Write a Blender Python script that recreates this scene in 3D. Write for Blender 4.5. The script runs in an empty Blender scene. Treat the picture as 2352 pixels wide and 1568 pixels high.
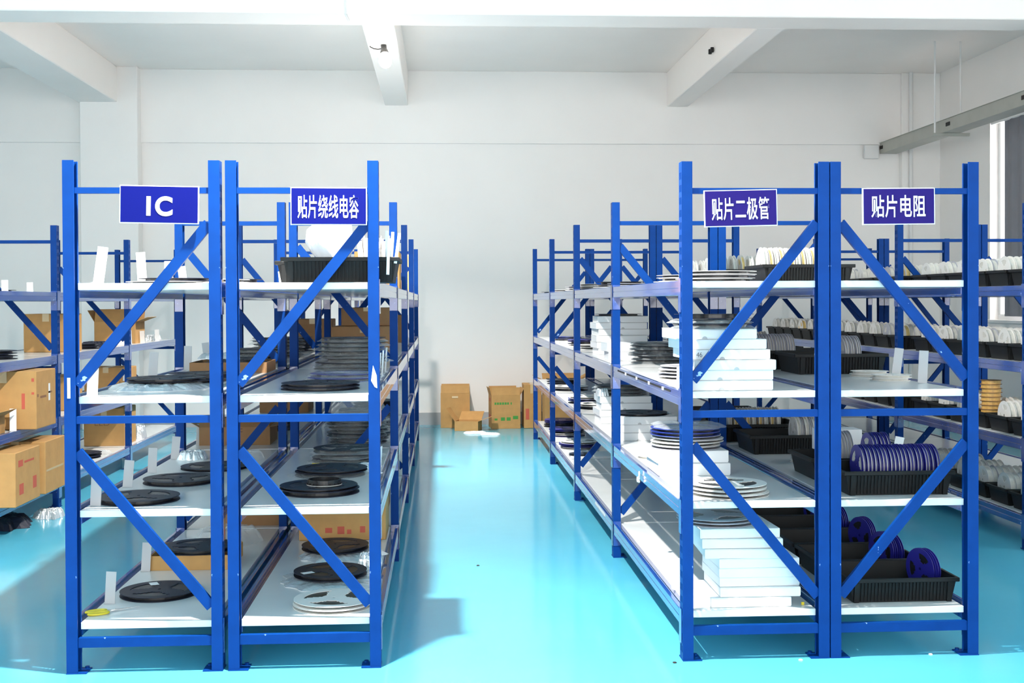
import bpy, math, random, re
from mathutils import Vector, Matrix
random.seed(7)
C = bpy.context.scene.collection
PI = math.pi

# ---------------------------------------------------------------- camera, world, exposure
F_PX, YAW, PITCH, ROLL, EYE, BACK = 2819.45, 0.057, 0.0128, 0.0044, 1.4407, 4.8559
def make_camera():
    cy, sy = math.cos(YAW), math.sin(YAW)
    fwd = Vector((sy*math.cos(PITCH), cy*math.cos(PITCH), -math.sin(PITCH)))
    right = Vector((cy, -sy, 0.0))
    down = fwd.cross(right)
    c, s = math.cos(ROLL), math.sin(ROLL)
    r2, d2 = c*right + s*down, -s*right + c*down
    cam = bpy.data.cameras.new('camera')
    cam.sensor_width = 36.0
    cam.lens = F_PX/2352*36.0
    cam.shift_y = -53.7/2352
    cam.clip_start, cam.clip_end = 0.05, 200
    o = bpy.data.objects.new('camera', cam); C.objects.link(o)
    m = Matrix((( r2.x, -d2.x, -fwd.x, 0.0), (r2.y, -d2.y, -fwd.y, -BACK), (r2.z, -d2.z, -fwd.z, EYE), (0, 0, 0, 1)))
    o.matrix_world = m
    bpy.context.scene.camera = o
make_camera()
sc = bpy.context.scene
sc.view_settings.view_transform = 'Standard'
sc.view_settings.look = 'None'
sc.view_settings.gamma = 1.0
sc.view_settings.use_curve_mapping = False
sc.view_settings.exposure = 0.0
SKY = 5.5
BULB = 45.0
LAMP = 200.0
LAMP_FRONT = 500.0
w = bpy.data.worlds.new('world'); sc.world = w; w.use_nodes = True
bg = w.node_tree.nodes['Background']
bg.inputs['Color'].default_value = (1.0, 0.985, 0.96, 1); bg.inputs['Strength'].default_value = SKY
sc.cycles.max_bounces = 10; sc.cycles.diffuse_bounces = 6; sc.cycles.glossy_bounces = 4
sc.cycles.transparent_max_bounces = 16; sc.cycles.transmission_bounces = 6
sc.cycles.sample_clamp_indirect = 6.0
sc.cycles.use_denoising = True

# ---------------------------------------------------------------- materials
def mat(name, col, rough=0.5, metal=0.0, noise=0.0, nscale=6.0, bump=0.0, bscale=60.0, coat=0.0, spec=0.5, alpha=1.0,
        chip=None, emit=None):
    m = bpy.data.materials.new(name); m.use_nodes = True
    nt = m.node_tree; b = nt.nodes['Principled BSDF']
    b.inputs['Base Color'].default_value = (*col, 1); b.inputs['Roughness'].default_value = rough
    b.inputs['Metallic'].default_value = metal; b.inputs['Specular IOR Level'].default_value = spec
    b.inputs['Coat Weight'].default_value = coat; b.inputs['Coat Roughness'].default_value = 0.06
    b.inputs['Alpha'].default_value = alpha
    if emit:
        b.inputs['Emission Color'].default_value = (*emit[0], 1); b.inputs['Emission Strength'].default_value = emit[1]
    tc = nt.nodes.new('ShaderNodeTexCoord')
    if noise or chip:
        n = nt.nodes.new('ShaderNodeTexNoise'); n.inputs['Scale'].default_value = nscale; n.inputs['Detail'].default_value = 5
        nt.links.new(tc.outputs['Object'], n.inputs['Vector'])
        r = nt.nodes.new('ShaderNodeValToRGB')
        r.color_ramp.elements[0].position, r.color_ramp.elements[1].position = 0.3, 0.7
        r.color_ramp.elements[0].color = (*[max(0, c*(1-noise)) for c in col], 1)
        r.color_ramp.elements[1].color = (*[min(1, c*(1+noise)) for c in col], 1)
        nt.links.new(n.outputs['Fac'], r.inputs['Fac'])
        out = r.outputs['Color']
        if chip:
            n2 = nt.nodes.new('ShaderNodeTexNoise'); n2.inputs['Scale'].default_value = chip[1]; n2.inputs['Detail'].default_value = 3
            nt.links.new(tc.outputs['Object'], n2.inputs['Vector'])
            r2 = nt.nodes.new('ShaderNodeValToRGB')
            r2.color_ramp.elements[0].position, r2.color_ramp.elements[1].position = chip[2], chip[2]+0.02
            r2.color_ramp.elements[0].color = (0, 0, 0, 1); r2.color_ramp.elements[1].color = (1, 1, 1, 1)
            nt.links.new(n2.outputs['Fac'], r2.inputs['Fac'])
            mx = nt.nodes.new('ShaderNodeMix'); mx.data_type = 'RGBA'
            nt.links.new(r2.outputs['Color'], mx.inputs['Factor'])
            nt.links.new(out, mx.inputs['A']); mx.inputs['B'].default_value = (*chip[0], 1)
            out = mx.outputs['Result']
        nt.links.new(out, b.inputs['Base Color'])
    if bump:
        n3 = nt.nodes.new('ShaderNodeTexNoise'); n3.inputs['Scale'].default_value = bscale; n3.inputs['Detail'].default_value = 4
        nt.links.new(tc.outputs['Object'], n3.inputs['Vector'])
        bp = nt.nodes.new('ShaderNodeBump'); bp.inputs['Strength'].default_value = bump; bp.inputs['Distance'].default_value = 0.01
        nt.links.new(n3.outputs['Fac'], bp.inputs['Height']); nt.links.new(bp.outputs['Normal'], b.inputs['Normal'])
    return m

M = {}
M['wall'] = mat('white_plaster', (0.88, 0.85, 0.825), 0.8, noise=0.015, nscale=1.5, bump=0.03, bscale=8)
M['ceiling'] = mat('ceiling_plaster', (0.93, 0.88, 0.84), 0.85, noise=0.015, nscale=1.2)
M['skirting'] = mat('grey_skirting', (0.42, 0.42, 0.43), 0.6, noise=0.05)
M['blue'] = mat('blue_rack_paint', (0.001, 0.040, 0.212), 0.45, spec=0.11, noise=0.10, nscale=9, chip=((0.30, 0.46, 0.80), 23, 0.735))
M['beamblue'] = mat('blue_beam_paint', (0.004, 0.062, 0.32), 0.22, spec=0.8, coat=1.0, noise=0.10, nscale=9, chip=((0.36, 0.50, 0.80), 19, 0.735))
M['shelf'] = mat('white_shelf_sheet', (0.72, 0.735, 0.735), 0.2, noise=0.03, nscale=4)
M['card'] = mat('cardboard', (0.50, 0.275, 0.095), 0.8, noise=0.07, nscale=14)
M['card_in'] = mat('cardboard_inside', (0.40, 0.25, 0.11), 0.85, noise=0.07, nscale=14)
M['card_dark'] = mat('brown_cardboard', (0.30, 0.16, 0.07), 0.8, noise=0.08, nscale=14)
M['tapeclear'] = mat('packing_tape', (0.62, 0.46, 0.25), 0.25)
M['red'] = mat('red_print', (0.52, 0.10, 0.06), 0.8)
M['green'] = mat('green_print', (0.06, 0.28, 0.05), 0.8)
M['brownprint'] = mat('brown_print', (0.26, 0.12, 0.06), 0.8)
M['black'] = mat('black_reel_plastic', (0.018, 0.022, 0.040), 0.42, spec=.22, noise=0.08)
M['navy'] = mat('navy_reel_plastic', (0.022, 0.020, 0.26), 0.3, noise=0.08)
M['bluereel'] = mat('blue_reel_plastic', (0.03, 0.05, 0.30), 0.3, noise=0.08)
M['white'] = mat('white_reel_plastic', (0.76, 0.74, 0.71), 0.45, noise=0.03)
M['greyreel'] = mat('grey_reel_plastic', (0.42, 0.42, 0.47), 0.45, noise=0.03)
M['tapeblack'] = mat('wound_black_tape', (0.014, 0.014, 0.016), 0.3, noise=0.5, nscale=60)
M['tapepale'] = mat('wound_pale_tape', (0.62, 0.60, 0.55), 0.5, noise=0.08, nscale=40)
M['tapeyellow'] = mat('wound_yellow_tape', (0.72, 0.52, 0.20), 0.5, noise=0.12, nscale=30)
M['tapegold'] = mat('gold_wound_tape', (0.62, 0.36, 0.10), 0.35, noise=0.2, nscale=30)
M['carton'] = mat('white_carton', (0.80, 0.81, 0.82), 0.55, noise=0.015)
M['paper'] = mat('white_paper', (0.86, 0.86, 0.86), 0.7)
M['greypaper'] = mat('grey_card', (0.50, 0.49, 0.50), 0.6)
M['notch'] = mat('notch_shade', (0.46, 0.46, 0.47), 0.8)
M['bin'] = mat('black_bin_plastic', (0.010, 0.011, 0.012), 0.5, spec=.22, noise=0.1)
M['foil'] = mat('silver_foil', (0.80, 0.83, 0.85), 0.22, metal=0.55, bump=0.6, bscale=30)
M['clear'] = mat('clear_bag_film', (0.75, 0.80, 0.82), 0.12, alpha=0.22, bump=0.7, bscale=25)
M['milk'] = mat('milky_bag_film', (0.86, 0.87, 0.90), 0.3, bump=0.3, bscale=20)
M['signblue'] = mat('sign_blue', (0.003, 0.006, 0.135), 0.6, spec=.08)
M['signviolet'] = mat('sign_violet_blue', (0.020, 0.010, 0.135), 0.6, spec=.10)
M['signwhite'] = mat('sign_white', (0.85, 0.85, 0.86), 0.4)
M['yellow'] = mat('yellow_plastic', (0.75, 0.60, 0.03), 0.35)
M['steel'] = mat('bright_steel', (0.6, 0.6, 0.6), 0.25, metal=1.0)
M['socket'] = mat('black_socket', (0.03, 0.03, 0.03), 0.4)
M['bulb'] = mat('lit_bulb', (1, 1, 1), 0.4, emit=((1.0, 0.94, 0.86), BULB))
M['tray'] = mat('galvanised_tray', (0.40, 0.40, 0.36), 0.55, noise=0.05)
M['conduit'] = mat('white_conduit', (0.75, 0.74, 0.73), 0.5)
M['frame'] = mat('white_window_frame', (0.8, 0.8, 0.8), 0.4)
M['curtain'] = mat('grey_curtain', (0.24, 0.24, 0.27), 0.85, noise=0.05)
M['dark'] = mat('dark_hole', (0.015, 0.012, 0.012), 0.7)
M['acrylic'] = mat('frosted_acrylic', (0.85, 0.88, 0.9), 0.2, alpha=0.45)
M['labelcyan'] = mat('pale_sticker', (0.60, 0.80, 0.82), 0.5)
M['ink'] = mat('pencil_ink', (0.16, 0.16, 0.18), 0.7)

def floor_mat():
    m = mat('cyan_epoxy', (0.09, 0.44, 0.60), 0.13, coat=0.0, spec=0.3)
    nt = m.node_tree; b = nt.nodes['Principled BSDF']
    tc = nt.nodes['Texture Coordinate']
    n = nt.nodes.new('ShaderNodeTexNoise'); n.inputs['Scale'].default_value = 0.9; n.inputs['Detail'].default_value = 6
    nt.links.new(tc.outputs['Object'], n.inputs['Vector'])
    r = nt.nodes.new('ShaderNodeValToRGB')
    r.color_ramp.elements[0].position, r.color_ramp.elements[1].position = 0.35, 0.7
    r.color_ramp.elements[0].color = (0.085, 0.42, 0.58, 1); r.color_ramp.elements[1].color = (0.10, 0.46, 0.62, 1)
    nt.links.new(n.outputs['Fac'], r.inputs['Fac']); nt.links.new(r.outputs['Color'], b.inputs['Base Color'])
    n2 = nt.nodes.new('ShaderNodeTexNoise'); n2.inputs['Scale'].default_value = 3.0; n2.inputs['Detail'].default_value = 3
    nt.links.new(tc.outputs['Object'], n2.inputs['Vector'])
    bp = nt.nodes.new('ShaderNodeBump'); bp.inputs['Strength'].default_value = 0.05; bp.inputs['Distance'].default_value = 0.02
    nt.links.new(n2.outputs['Fac'], bp.inputs['Height'])
    nt.links.new(bp.outputs['Normal'], b.inputs['Normal']); nt.links.new(bp.outputs['Normal'], b.inputs['Coat Normal'])
    return m
M['floor'] = floor_mat()

# ---------------------------------------------------------------- mesh helpers
class MB:
    """collects shapes and becomes ONE mesh"""
    def __init__(s): s.v, s.f, s.mi, s.cur = [], [], [], 0
    def add(s, vs, fs):
        o = len(s.v); s.v += [tuple(p) for p in vs]; s.f += [tuple(i+o for i in f) for f in fs]; s.mi += [s.cur]*len(fs); return s
    def box(s, x0, x1, y0, y1, z0, z1, c=0.0, rot=None):
        if x0 > x1: x0, x1 = x1, x0
        if c <= 0:
            vs = [(x, y, z) for x in (x0, x1) for y in (y0, y1) for z in (z0, z1)]
            fs = [(0, 1, 3, 2), (4, 6, 7, 5), (0, 4, 5, 1), (2, 3, 7, 6), (0, 2, 6, 4), (1, 5, 7, 3)]
        else:
            xs, ys, zs = (x0, x1), (y0, y1), (z0, z1); vs = []; ix = {}
            for i in (0, 1):
                for j in (0, 1):
                    for k in (0, 1):
                        sx, sy_, sz = (1 if i == 0 else -1), (1 if j == 0 else -1), (1 if k == 0 else -1)
                        for a in range(3):
                            p = [xs[i]+sx*c, ys[j]+sy_*c, zs[k]+sz*c]
                            p[a] = (xs[i], ys[j], zs[k])[a]
                            ix[i, j, k, a] = len(vs); vs.append(tuple(p))
            fs = []
            q = ((0, 0), (1, 0), (1, 1), (0, 1))
            for i in (0, 1):
                fs.append(tuple(ix[i, a, b, 0] for a, b in (q if i else q[::-1])))
                fs.append(tuple(ix[b, i, a, 1] for a, b in (q if i else q[::-1])))
                fs.append(tuple(ix[a, b, i, 2] for a, b in (q if i else q[::-1])))
            for j in (0, 1):
                for k in (0, 1):
                    fs.append((ix[0, j, k, 1], ix[1, j, k, 1], ix[1, j, k, 2], ix[0, j, k, 2]))
                    fs.append((ix[j, 0, k, 0], ix[j, 1, k, 0], ix[j, 1, k, 2], ix[j, 0, k, 2]))
                    fs.append((ix[j, k, 0, 0], ix[j, k, 1, 0], ix[j, k, 1, 1], ix[j, k, 0, 1]))
            for i in (0, 1):
                for j in (0, 1):
                    for k in (0, 1): fs.append((ix[i, j, k, 0], ix[i, j, k, 1], ix[i, j, k, 2]))
        if rot is not None: vs = [rot @ Vector(p) for p in vs]
        return s.add(vs, fs)
    def bar(s, p, q, wv, hv):
        """box along p->q with half-vectors wv, hv"""
        p, q, wv, hv = map(Vector, (p, q, wv, hv))
        vs = [p-wv-hv, p+wv-hv, p+wv+hv, p-wv+hv, q-wv-hv, q+wv-hv, q+wv+hv, q-wv+hv]
        return s.add(vs, [(0, 3, 2, 1), (4, 5, 6, 7), (0, 1, 5, 4), (1, 2, 6, 5), (2, 3, 7, 6), (3, 0, 4, 7)])
    def tube(s, pts, r, n=8, closed=False):
        pts = [Vector(p) for p in pts]; rings = []; o = len(s.v); N = len(pts)
        for i, p in enumerate(pts):
            a = pts[(i-1) % N] if (i > 0 or closed) else p; b = pts[(i+1) % N] if (i < N-1 or closed) else p
            t = (b-a).normalized(); u = t.orthogonal().normalized() if i == 0 else (u - t*u.dot(t)).normalized()
            v = t.cross(u); rr = r[i] if isinstance(r, (list, tuple)) else r
            rings.append([p+rr*(math.cos(2*PI*k/n)*u+math.sin(2*PI*k/n)*v) for k in range(n)])
        vs = [p for R in rings for p in R]; fs = []
        for i in range(N if closed else N-1):
            j = (i+1) % N
            for k in range(n): fs.append((i*n+k, i*n+(k+1) % n, j*n+(k+1) % n, j*n+k))
        if not closed: fs.append(tuple(range(n))[::-1]); fs.append(tuple((N-1)*n+k for k in range(n)))
        return s.add(vs, fs)
    def lathe(s, prof, n=32, cx=0, cy=0, axis='z', cap=True):
        vs = []
        for r, h in prof:
            for k in range(n):
                a = 2*PI*k/n; x, y = r*math.cos(a), r*math.sin(a)
                vs.append((cx+x, cy+y, h) if axis == 'z' else (h, cx+x, cy+y))
        fs = []; m = len(prof)
        for i in range(m-1):
            for k in range(n): fs.append((i*n+k, i*n+(k+1) % n, (i+1)*n+(k+1) % n, (i+1)*n+k))
        if cap:
            fs.append(tuple(range(n))[::-1]); fs.append(tuple((m-1)*n+k for k in range(n)))
        return s.add(vs, fs)
    def plate(s, radii, n, hole, z0, z1, axis='z', warp=None):
        """round plate with cut-outs, real thickness"""
        m = len(radii); vs = []
        for z in (z0, z1):
            for r in radii:
                for k in range(n):
                    a = 2*PI*k/n; x, y, zz = r*math.cos(a), r*math.sin(a), z
                    if warp: zz += warp(x, y)
                    vs.append((x, y, zz) if axis == 'z' else (zz, x, y))
        T = m*n
        solid = lambda i, k: 0 <= i < m-1 and not hole(i, k % n)
        fs = []
        for i in range(m-1):
            for k in range(n):
                if not solid(i, k): continue
                k2 = (k+1) % n
                a, b, c, d = i*n+k, i*n+k2, (i+1)*n+k2, (i+1)*n+k
                fs.append((T+a, T+d, T+c, T+b)); fs.append((a, b, c, d))
                if not solid(i-1, k): fs.append((a, T+a, T+b, b))
                if not solid(i+1, k): fs.append((d, c, T+c, T+d))
                if not solid(i, k-1): fs.append((a, d, T+d, T+a))
                if not solid(i, k+1): fs.append((b, T+b, T+c, c))
        return s.add(vs, fs)
    def mesh(s, name, mats, smooth=False):
        me = bpy.data.meshes.new(name); me.from_pydata(s.v, [], s.f)
        for m in (mats if isinstance(mats, (list, tuple)) else [mats]): me.materials.append(m)
        for p, i in zip(me.polygons, s.mi):
            p.material_index = i
        me.update()
        import bmesh
        bm = bmesh.new(); bm.from_mesh(me); bmesh.ops.recalc_face_normals(bm, faces=bm.faces); bm.to_mesh(me); bm.free()
        if smooth:
            for p in me.polygons: p.use_smooth = True
            try: me.set_sharp_from_angle(angle=math.radians(35))
            except Exception: pass
        return me
    def build(s, name, mats, parent=None, smooth=False):
        return put(name, s.mesh(name, mats, smooth), parent)

def put(name, me, parent=None, loc=(0, 0, 0), rz=0.0):
    o = bpy.data.objects.new(name, me); C.objects.link(o); o.location = loc
    if rz: o.rotation_euler = (0, 0, rz)
    if parent: o.parent = parent
    return o
def short(s):
    for a, b in (('on the bottom shelf of the rightmost signed rack', 'on rightmost signed rack bottom shelf'),):
        s = s.replace(a, b)
    s = re.sub(r'(on|of|at|in) the (\w+) shelf (left|right) of the aisle', r"\1 \3 aisle rack's \2 shelf", s)
    s = re.sub(r'(\w+) shelf (left|right) of the aisle', r"\2 aisle rack's \1 shelf", s)
    s = re.sub(r'(left|right) of the aisle', r'in \1 aisle rack', s)
    s = s.replace('the rack full of bins', 'the bin rack')
    for a, b in ((' the ', ' '), (' the ', ' '), (' tape reel', ' reel'), (' the ', ' '), (' the ', ' '), ('rightmost signed rack', 'rightmost rack'), (' and ', ' ')):
        if len(s.split()) > 16: s = s.replace(a, b, 1)
    return s
def tag(o, label, cat, group=None, kind=None):
    label = short(label) if label else label
    group = short(group) if group else group
    if label: o['label'] = label
    if cat: o['category'] = cat
    if group: o['group'] = group
    if kind: o['kind'] = kind
    return o
def thing(name, label, cat, loc=(0, 0, 0), rz=0.0, group=None):
    o = bpy.data.objects.new(name, None); C.objects.link(o); o.location = loc; o.rotation_euler = (0, 0, rz)
    o.empty_display_size = 0.05
    return tag(o, label, cat, group)
def struct(o): o['kind'] = 'structure'; return o
def dup(root, label, loc, rot=(0, 0, 0), group=None):
    r = root.copy(); C.objects.link(r); r.location = loc; r.rotation_euler = rot
    r['label'] = label
    if group: r['group'] = group
    for ch in root.children:
        c = ch.copy(); C.objects.link(c); c.parent = r
        for g in ch.children:
            d = g.copy(); C.objects.link(d); d.parent = c
    return r
ORD = ['topmost', 'second from top', 'third from top', 'fourth from top', 'fifth from top', 'sixth from top',
       'seventh from top', 'eighth from top', 'ninth from top', 'tenth from top', 'eleventh from top', 'twelfth from top']
def order(i, n): return 'bottommost' if (i == n-1 and n > 1) else ORD[i]

# ---------------------------------------------------------------- the room
XL, XR, YF, YB, ZC = -7.2, 5.97, -13.0, 9.65, 4.16
struct(MB().box(XL, XR, YF, YB, -0.1, 0.0).build('floor', M['floor']))
struct(MB().box(XL-.2, XR+.2, YF, YB+.2, ZC, ZC+.15).build('ceiling', M['ceiling']))
bw = MB(); bw.box(XL-.2, XR+.2, YB, YB+.2, -.1, ZC)
bw.build('wall_back', M['wall'])
struct(bpy.data.objects['wall_back'])
struct(MB().box(XL, XR, YB-.045, YB, 3.31, ZC, 0.004).build('trim_1', M['wall']))               # ring beam standing a little proud
struct(MB().box(-4.12, -3.47, YB-.20, YB, 0, ZC, 0.006).build('trim_2', M['wall']))              # pilaster
struct(MB().box(5.50, XR, YB-.10, YB, 0, ZC, 0.006).build('trim_3', M['wall']))
struct(MB().box(XL, -4.12, YB-.012, YB, 0, .145).box(-3.47, 5.5, YB-.012, YB, 0, .145).build('baseboard_back', M['skirting']))
struct(MB().box(XR-.012, XR, YF, YB-.1, 0, .145).build('baseboard_right', M['skirting']))
# right wall with window openings, left wall with window openings
WZ0, WZ1 = 1.23, 3.43
def side_wall(name, x0, x1, wins):
    b = MB(); y = YF
    for a, c in wins:
        b.box(x0, x1, y, a, -.1, ZC); b.box(x0, x1, a, c, -.1, WZ0); b.box(x0, x1, a, c, WZ1, ZC); y = c
    b.box(x0, x1, y, YB, -.1, ZC)
    struct(b.build(name, M['wall']))
RW = [(-12.0, -9.8), (-8.5, -6.3), (-4.9, -2.9), (-1.5, 0.9), (2.2, 4.6), (5.8, 8.22)]  # last one is in view; unseen ones added nearer to even out the daylight
LW = [(-12.0, -9.8), (-8.5, -6.3), (-4.9, -2.9), (-1.5, 0.9), (2.2, 4.2)]  # unseen openings added for daylight, far one left out to balance it
side_wall('wall_right', XR, XR+.22, RW)
side_wall('wall_left', XL-.22, XL, LW)
M['glass'] = mat('window_glass', (1, 1, 1), 0.02, alpha=0.08)
def window(n, x, a, c):
    t = thing('window_%d' % n, None, None, (x, a, WZ0)); struct(t)
    W, H = c-a, WZ1-WZ0; b = MB()
    for y0, y1, z0, z1 in ((0, W, 0, .06), (0, W, H-.06, H), (0, .06, .06, H-.06), (W-.06, W, .06, H-.06), (W/2-.03, W/2+.03, .06, H-.06)):
        b.box(-.03, .03, y0, y1, z0, z1, 0.004)
    struct(b.build('window_frame', M['frame'], t))
    struct(MB().box(-.003, .003, .05, W-.05, .05, H-.05).build('window_pane', M['glass'], t))
    struct(MB().box(-.14, .10, -.02, W+.02, -.035, -.001, 0.004).build('window_sill', M['frame'], t)) if x > 0 else None
for i, (a, c) in enumerate(RW): window(i+1, XR+.12, a, c)
for i, (a, c) in enumerate(LW): window(i+7, XL-.12, a, c)
# beams under the ceiling
ZB = 3.75
struct(MB().box(XL, XR, 5.02, 5.44, ZB, ZC, 0.008).build('trim_4', M['ceiling']))               # cross beam
def long_beam(n, x0, x1, y0, y1): struct(MB().box(x0, x1, y0, y1, ZB+.001, ZC, 0.008).build('trim_%d' % n, M['ceiling']))
for n, (x0, x1) in enumerate(((-4.15, -3.70), (-.655, -.385), (2.675, 2.925))):
    long_beam(5+n, x0, x1, 5.44, YB-.0455)

# blind in the window
t = thing('roller_blind', 'dark grey blind hanging across the far right window', 'blind', (XR+.02, 5.85, WZ0))
b = MB()
n = 46
for k in range(n):
    y0, y1 = k*2.06/n, (k+1)*2.06/n
    a, c = .012*math.sin(k*1.3), .012*math.sin((k+1)*1.3)
    b.add([(a, y0, .04), (c, y1, .04), (c, y1, 2.12), (a, y0, 2.12), (a+.004, y0, .04), (c+.004, y1, .04), (c+.004, y1, 2.12), (a+.004, y0, 2.12)],
          [(0, 1, 2, 3), (4, 7, 6, 5), (0, 4, 5, 1), (3, 2, 6, 7)] + ([(0, 3, 7, 4)] if k == 0 else []) + ([(1, 5, 6, 2)] if k == n-1 else []))
b.build('fabric', M['curtain'], t)
MB().tube([(0, -.02, 2.13), (0, 2.36, 2.13)], .016, 10).build('rail', M['frame'], t)

# hanging bulb on the middle beam; the same lamp repeats along the beam, nearer than the front of the picture
def make_bulb(label, y, power, cord=False):
    t = thing('light_bulb', label, 'lamp', (-.51, y, ZB))
    tilt = Matrix.Rotation(math.radians(-28), 4, 'X') @ Matrix.Rotation(math.radians(-6), 4, 'Y')
    b = MB().lathe([(.018, .0), (.026, -.004), (.026, -.05), (.030, -.055), (.040, -.10), (.041, -.108)], 24)
    b.v = [tuple(tilt @ Vector(p)) for p in b.v]; b.build('socket', M['socket'], t, True)
    b = MB().lathe([(.036, -.105), (.046, -.118), (.055, -.145), (.058, -.17), (.055, -.20), (.044, -.226), (.026, -.242), (.006, -.247)], 28)
    b.v = [tuple(tilt @ Vector(p)) for p in b.v]; b.build('bulb_glass', M['bulb'], t, True)
    if cord: MB().tube([(0, 0, -.004), (.002, .003, .2), (0, 0, ZC-ZB)], .005, 8).build('wire', M['socket'], t, True)
    pts = [(-.008, .0, -.03), (-.05, .01, -.036), (-.09, .03, -.026), (-.12, .05, -.008), (-.14, .06, .03), (-.1495, .07, .12)]
    if not cord: MB().tube(pts, .005, 8).build('wire', M['socket'], t, True)
    li = bpy.data.lights.new('bulb_light', 'AREA'); li.shape = 'DISK'; li.size = .10; li.energy = power; li.color = (1.0, .95, .88); li.spread = math.radians(180 if cord else 128)
    lo = bpy.data.objects.new('bulb_light', li); C.objects.link(lo); lo.parent = t; lo.location = tilt @ Vector((0, 0, -.252))
    return t
make_bulb('lit bulb with black socket hanging under the middle ceiling beam', 6.22, LAMP)
make_bulb('second lit bulb hanging on a black cord, nearer and above the picture', -.25, LAMP_FRONT, True)
# small empty lamp clip on right beam
t = thing('lamp_clip', 'small dark empty fitting on the side of the right ceiling beam', 'fitting', (2.674, 7.09, 3.90))
MB().box(-.012, 0, -.05, .05, -.012, .012, .003).build('base_bar', M['tray'], t)
for s in (-1, 1): MB().box(-.04, -.008, s*.045-.012, s*.045+.012, -.025, .025, .004).build('clip_end', M['dark'], t)
# conduit drop at the front beam
tag(MB().tube([(-.755, 5.012, ZC), (-.757, 5.012, 3.745), (-.752, 5.03, 3.74), (-.748, 5.2, 3.742), (-.747, 5.235, 3.742)], .0085, 8).build('conduit_pipe', M['conduit'], None, True),
    'thin white conduit running down the front cross beam and under it', 'pipe')
tag(MB().tube([(5.60, YB-.125, 0.0), (5.60, YB-.125, ZC)], .024, 12).build('drain_pipe', M['conduit'], None, True),
    'white vertical pipe in the back right corner by the pilaster', 'pipe')

# hanging cable tray
t = thing('cable_tray', 'grey metal cable tray hung along the right wall under ceiling', 'cable tray', (5.25, 2.0, 3.2))
b = MB(); L_ = YB-2.0-.047
b.box(0, .004, 0, L_, 0, .13); b.box(.196, .20, 0, L_, 0, .13); b.box(.004, .196, 0, L_, 0, .004); b.box(-.012, .004, 0, L_, .126, .13); b.box(.196, .212, 0, L_, .126, .13)
b.build('channel', M['tray'], t)
for y in (3.95, 5.62, 7.55): MB().box(-.006, 0, y-.05, y+.05, .05, .09, .002).build('cable_hole', M['dark'], t)
for y, x in ((5.79, -.07), (5.79, .205), (2.0, -.07), (2.0, .205)):
    MB().tube([(x, y, -.03), (x, y, ZC-3.2)], .0105, 8).build('hanger_rod', M['conduit'], t)
for y in (5.79, 2.0): MB().box(-.09, .30, y-.02, y+.02, -.035, -.001, .003).build('support_bracket', M['tray'], t)
tag(MB().box(5.05, 5.22, YB-.095, YB-.046, 3.14, 3.30, .004).build('junction_box', M['conduit']), 'pale junction box on back wall where cable tray ends', 'box')

# ---------------------------------------------------------------- racks
LV = [0.192, 0.632, 1.078, 1.523]
PW, PD, PH = 0.0215, 0.06, 2.0
def post_mesh():
    b = MB(); th = .003
    b.box(-PW, PW, 0, th, .004, PH); b.box(-PW, PW, PD-th, PD, .004, PH)
    b.box(PW-th, PW, th, .007, .004, PH); b.box(PW-th, PW, PD-.010, PD-th, .004, PH)
    cols = ((th, .012), (.024, .036), (.048, PD-th))
    for y0, y1 in cols: b.box(-PW, -PW+th, y0, y1, .004, PH)
    z = .03
    for k in range(39):
        for y0, y1 in ((.012, .024), (.036, .048)): b.box(-PW, -PW+th, y0, y1, z+.028, z+.05)
        z += .05
    for y0, y1 in ((.012, .024), (.036, .048)): b.box(-PW, -PW+th, y0, y1, .004, .03); b.box(-PW, -PW+th, y0, y1, z, PH)
    return b.mesh('post', M['blue'])
POST = post_mesh()
FOOT = MB().box(-.022, .056, -.004, .078, 0, .004).lathe([(.009, .004), (.009, .012)], 8, .040, .066).mesh('foot_plate', M['blue'])
def beam_mesh(length):
    b = MB(); y0, y1 = .004, length-.004
    b.box(-PW, PW+.0025, y0, y1, -.058, -.0275, .002)                    # lower box section
    b.box(-PW, -PW+.018, y0, y1, -.0275, .003, .002)                     # upper lip that keeps the sheet in
    for ya, yb, wy0, wy1 in ((.0005, .0035, -.042, .0035), (length-.0035, length-.0005, length-.0035, length+.042)):
        b.box(-PW-.0035, PW, ya, yb, -.125, .012)
        b.box(-PW-.0035, -PW-.0005, wy0, wy1, -.125, .012)
    return b.mesh('beam', M['beamblue'])
BEAM = beam_mesh(2.0-PD)
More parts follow.
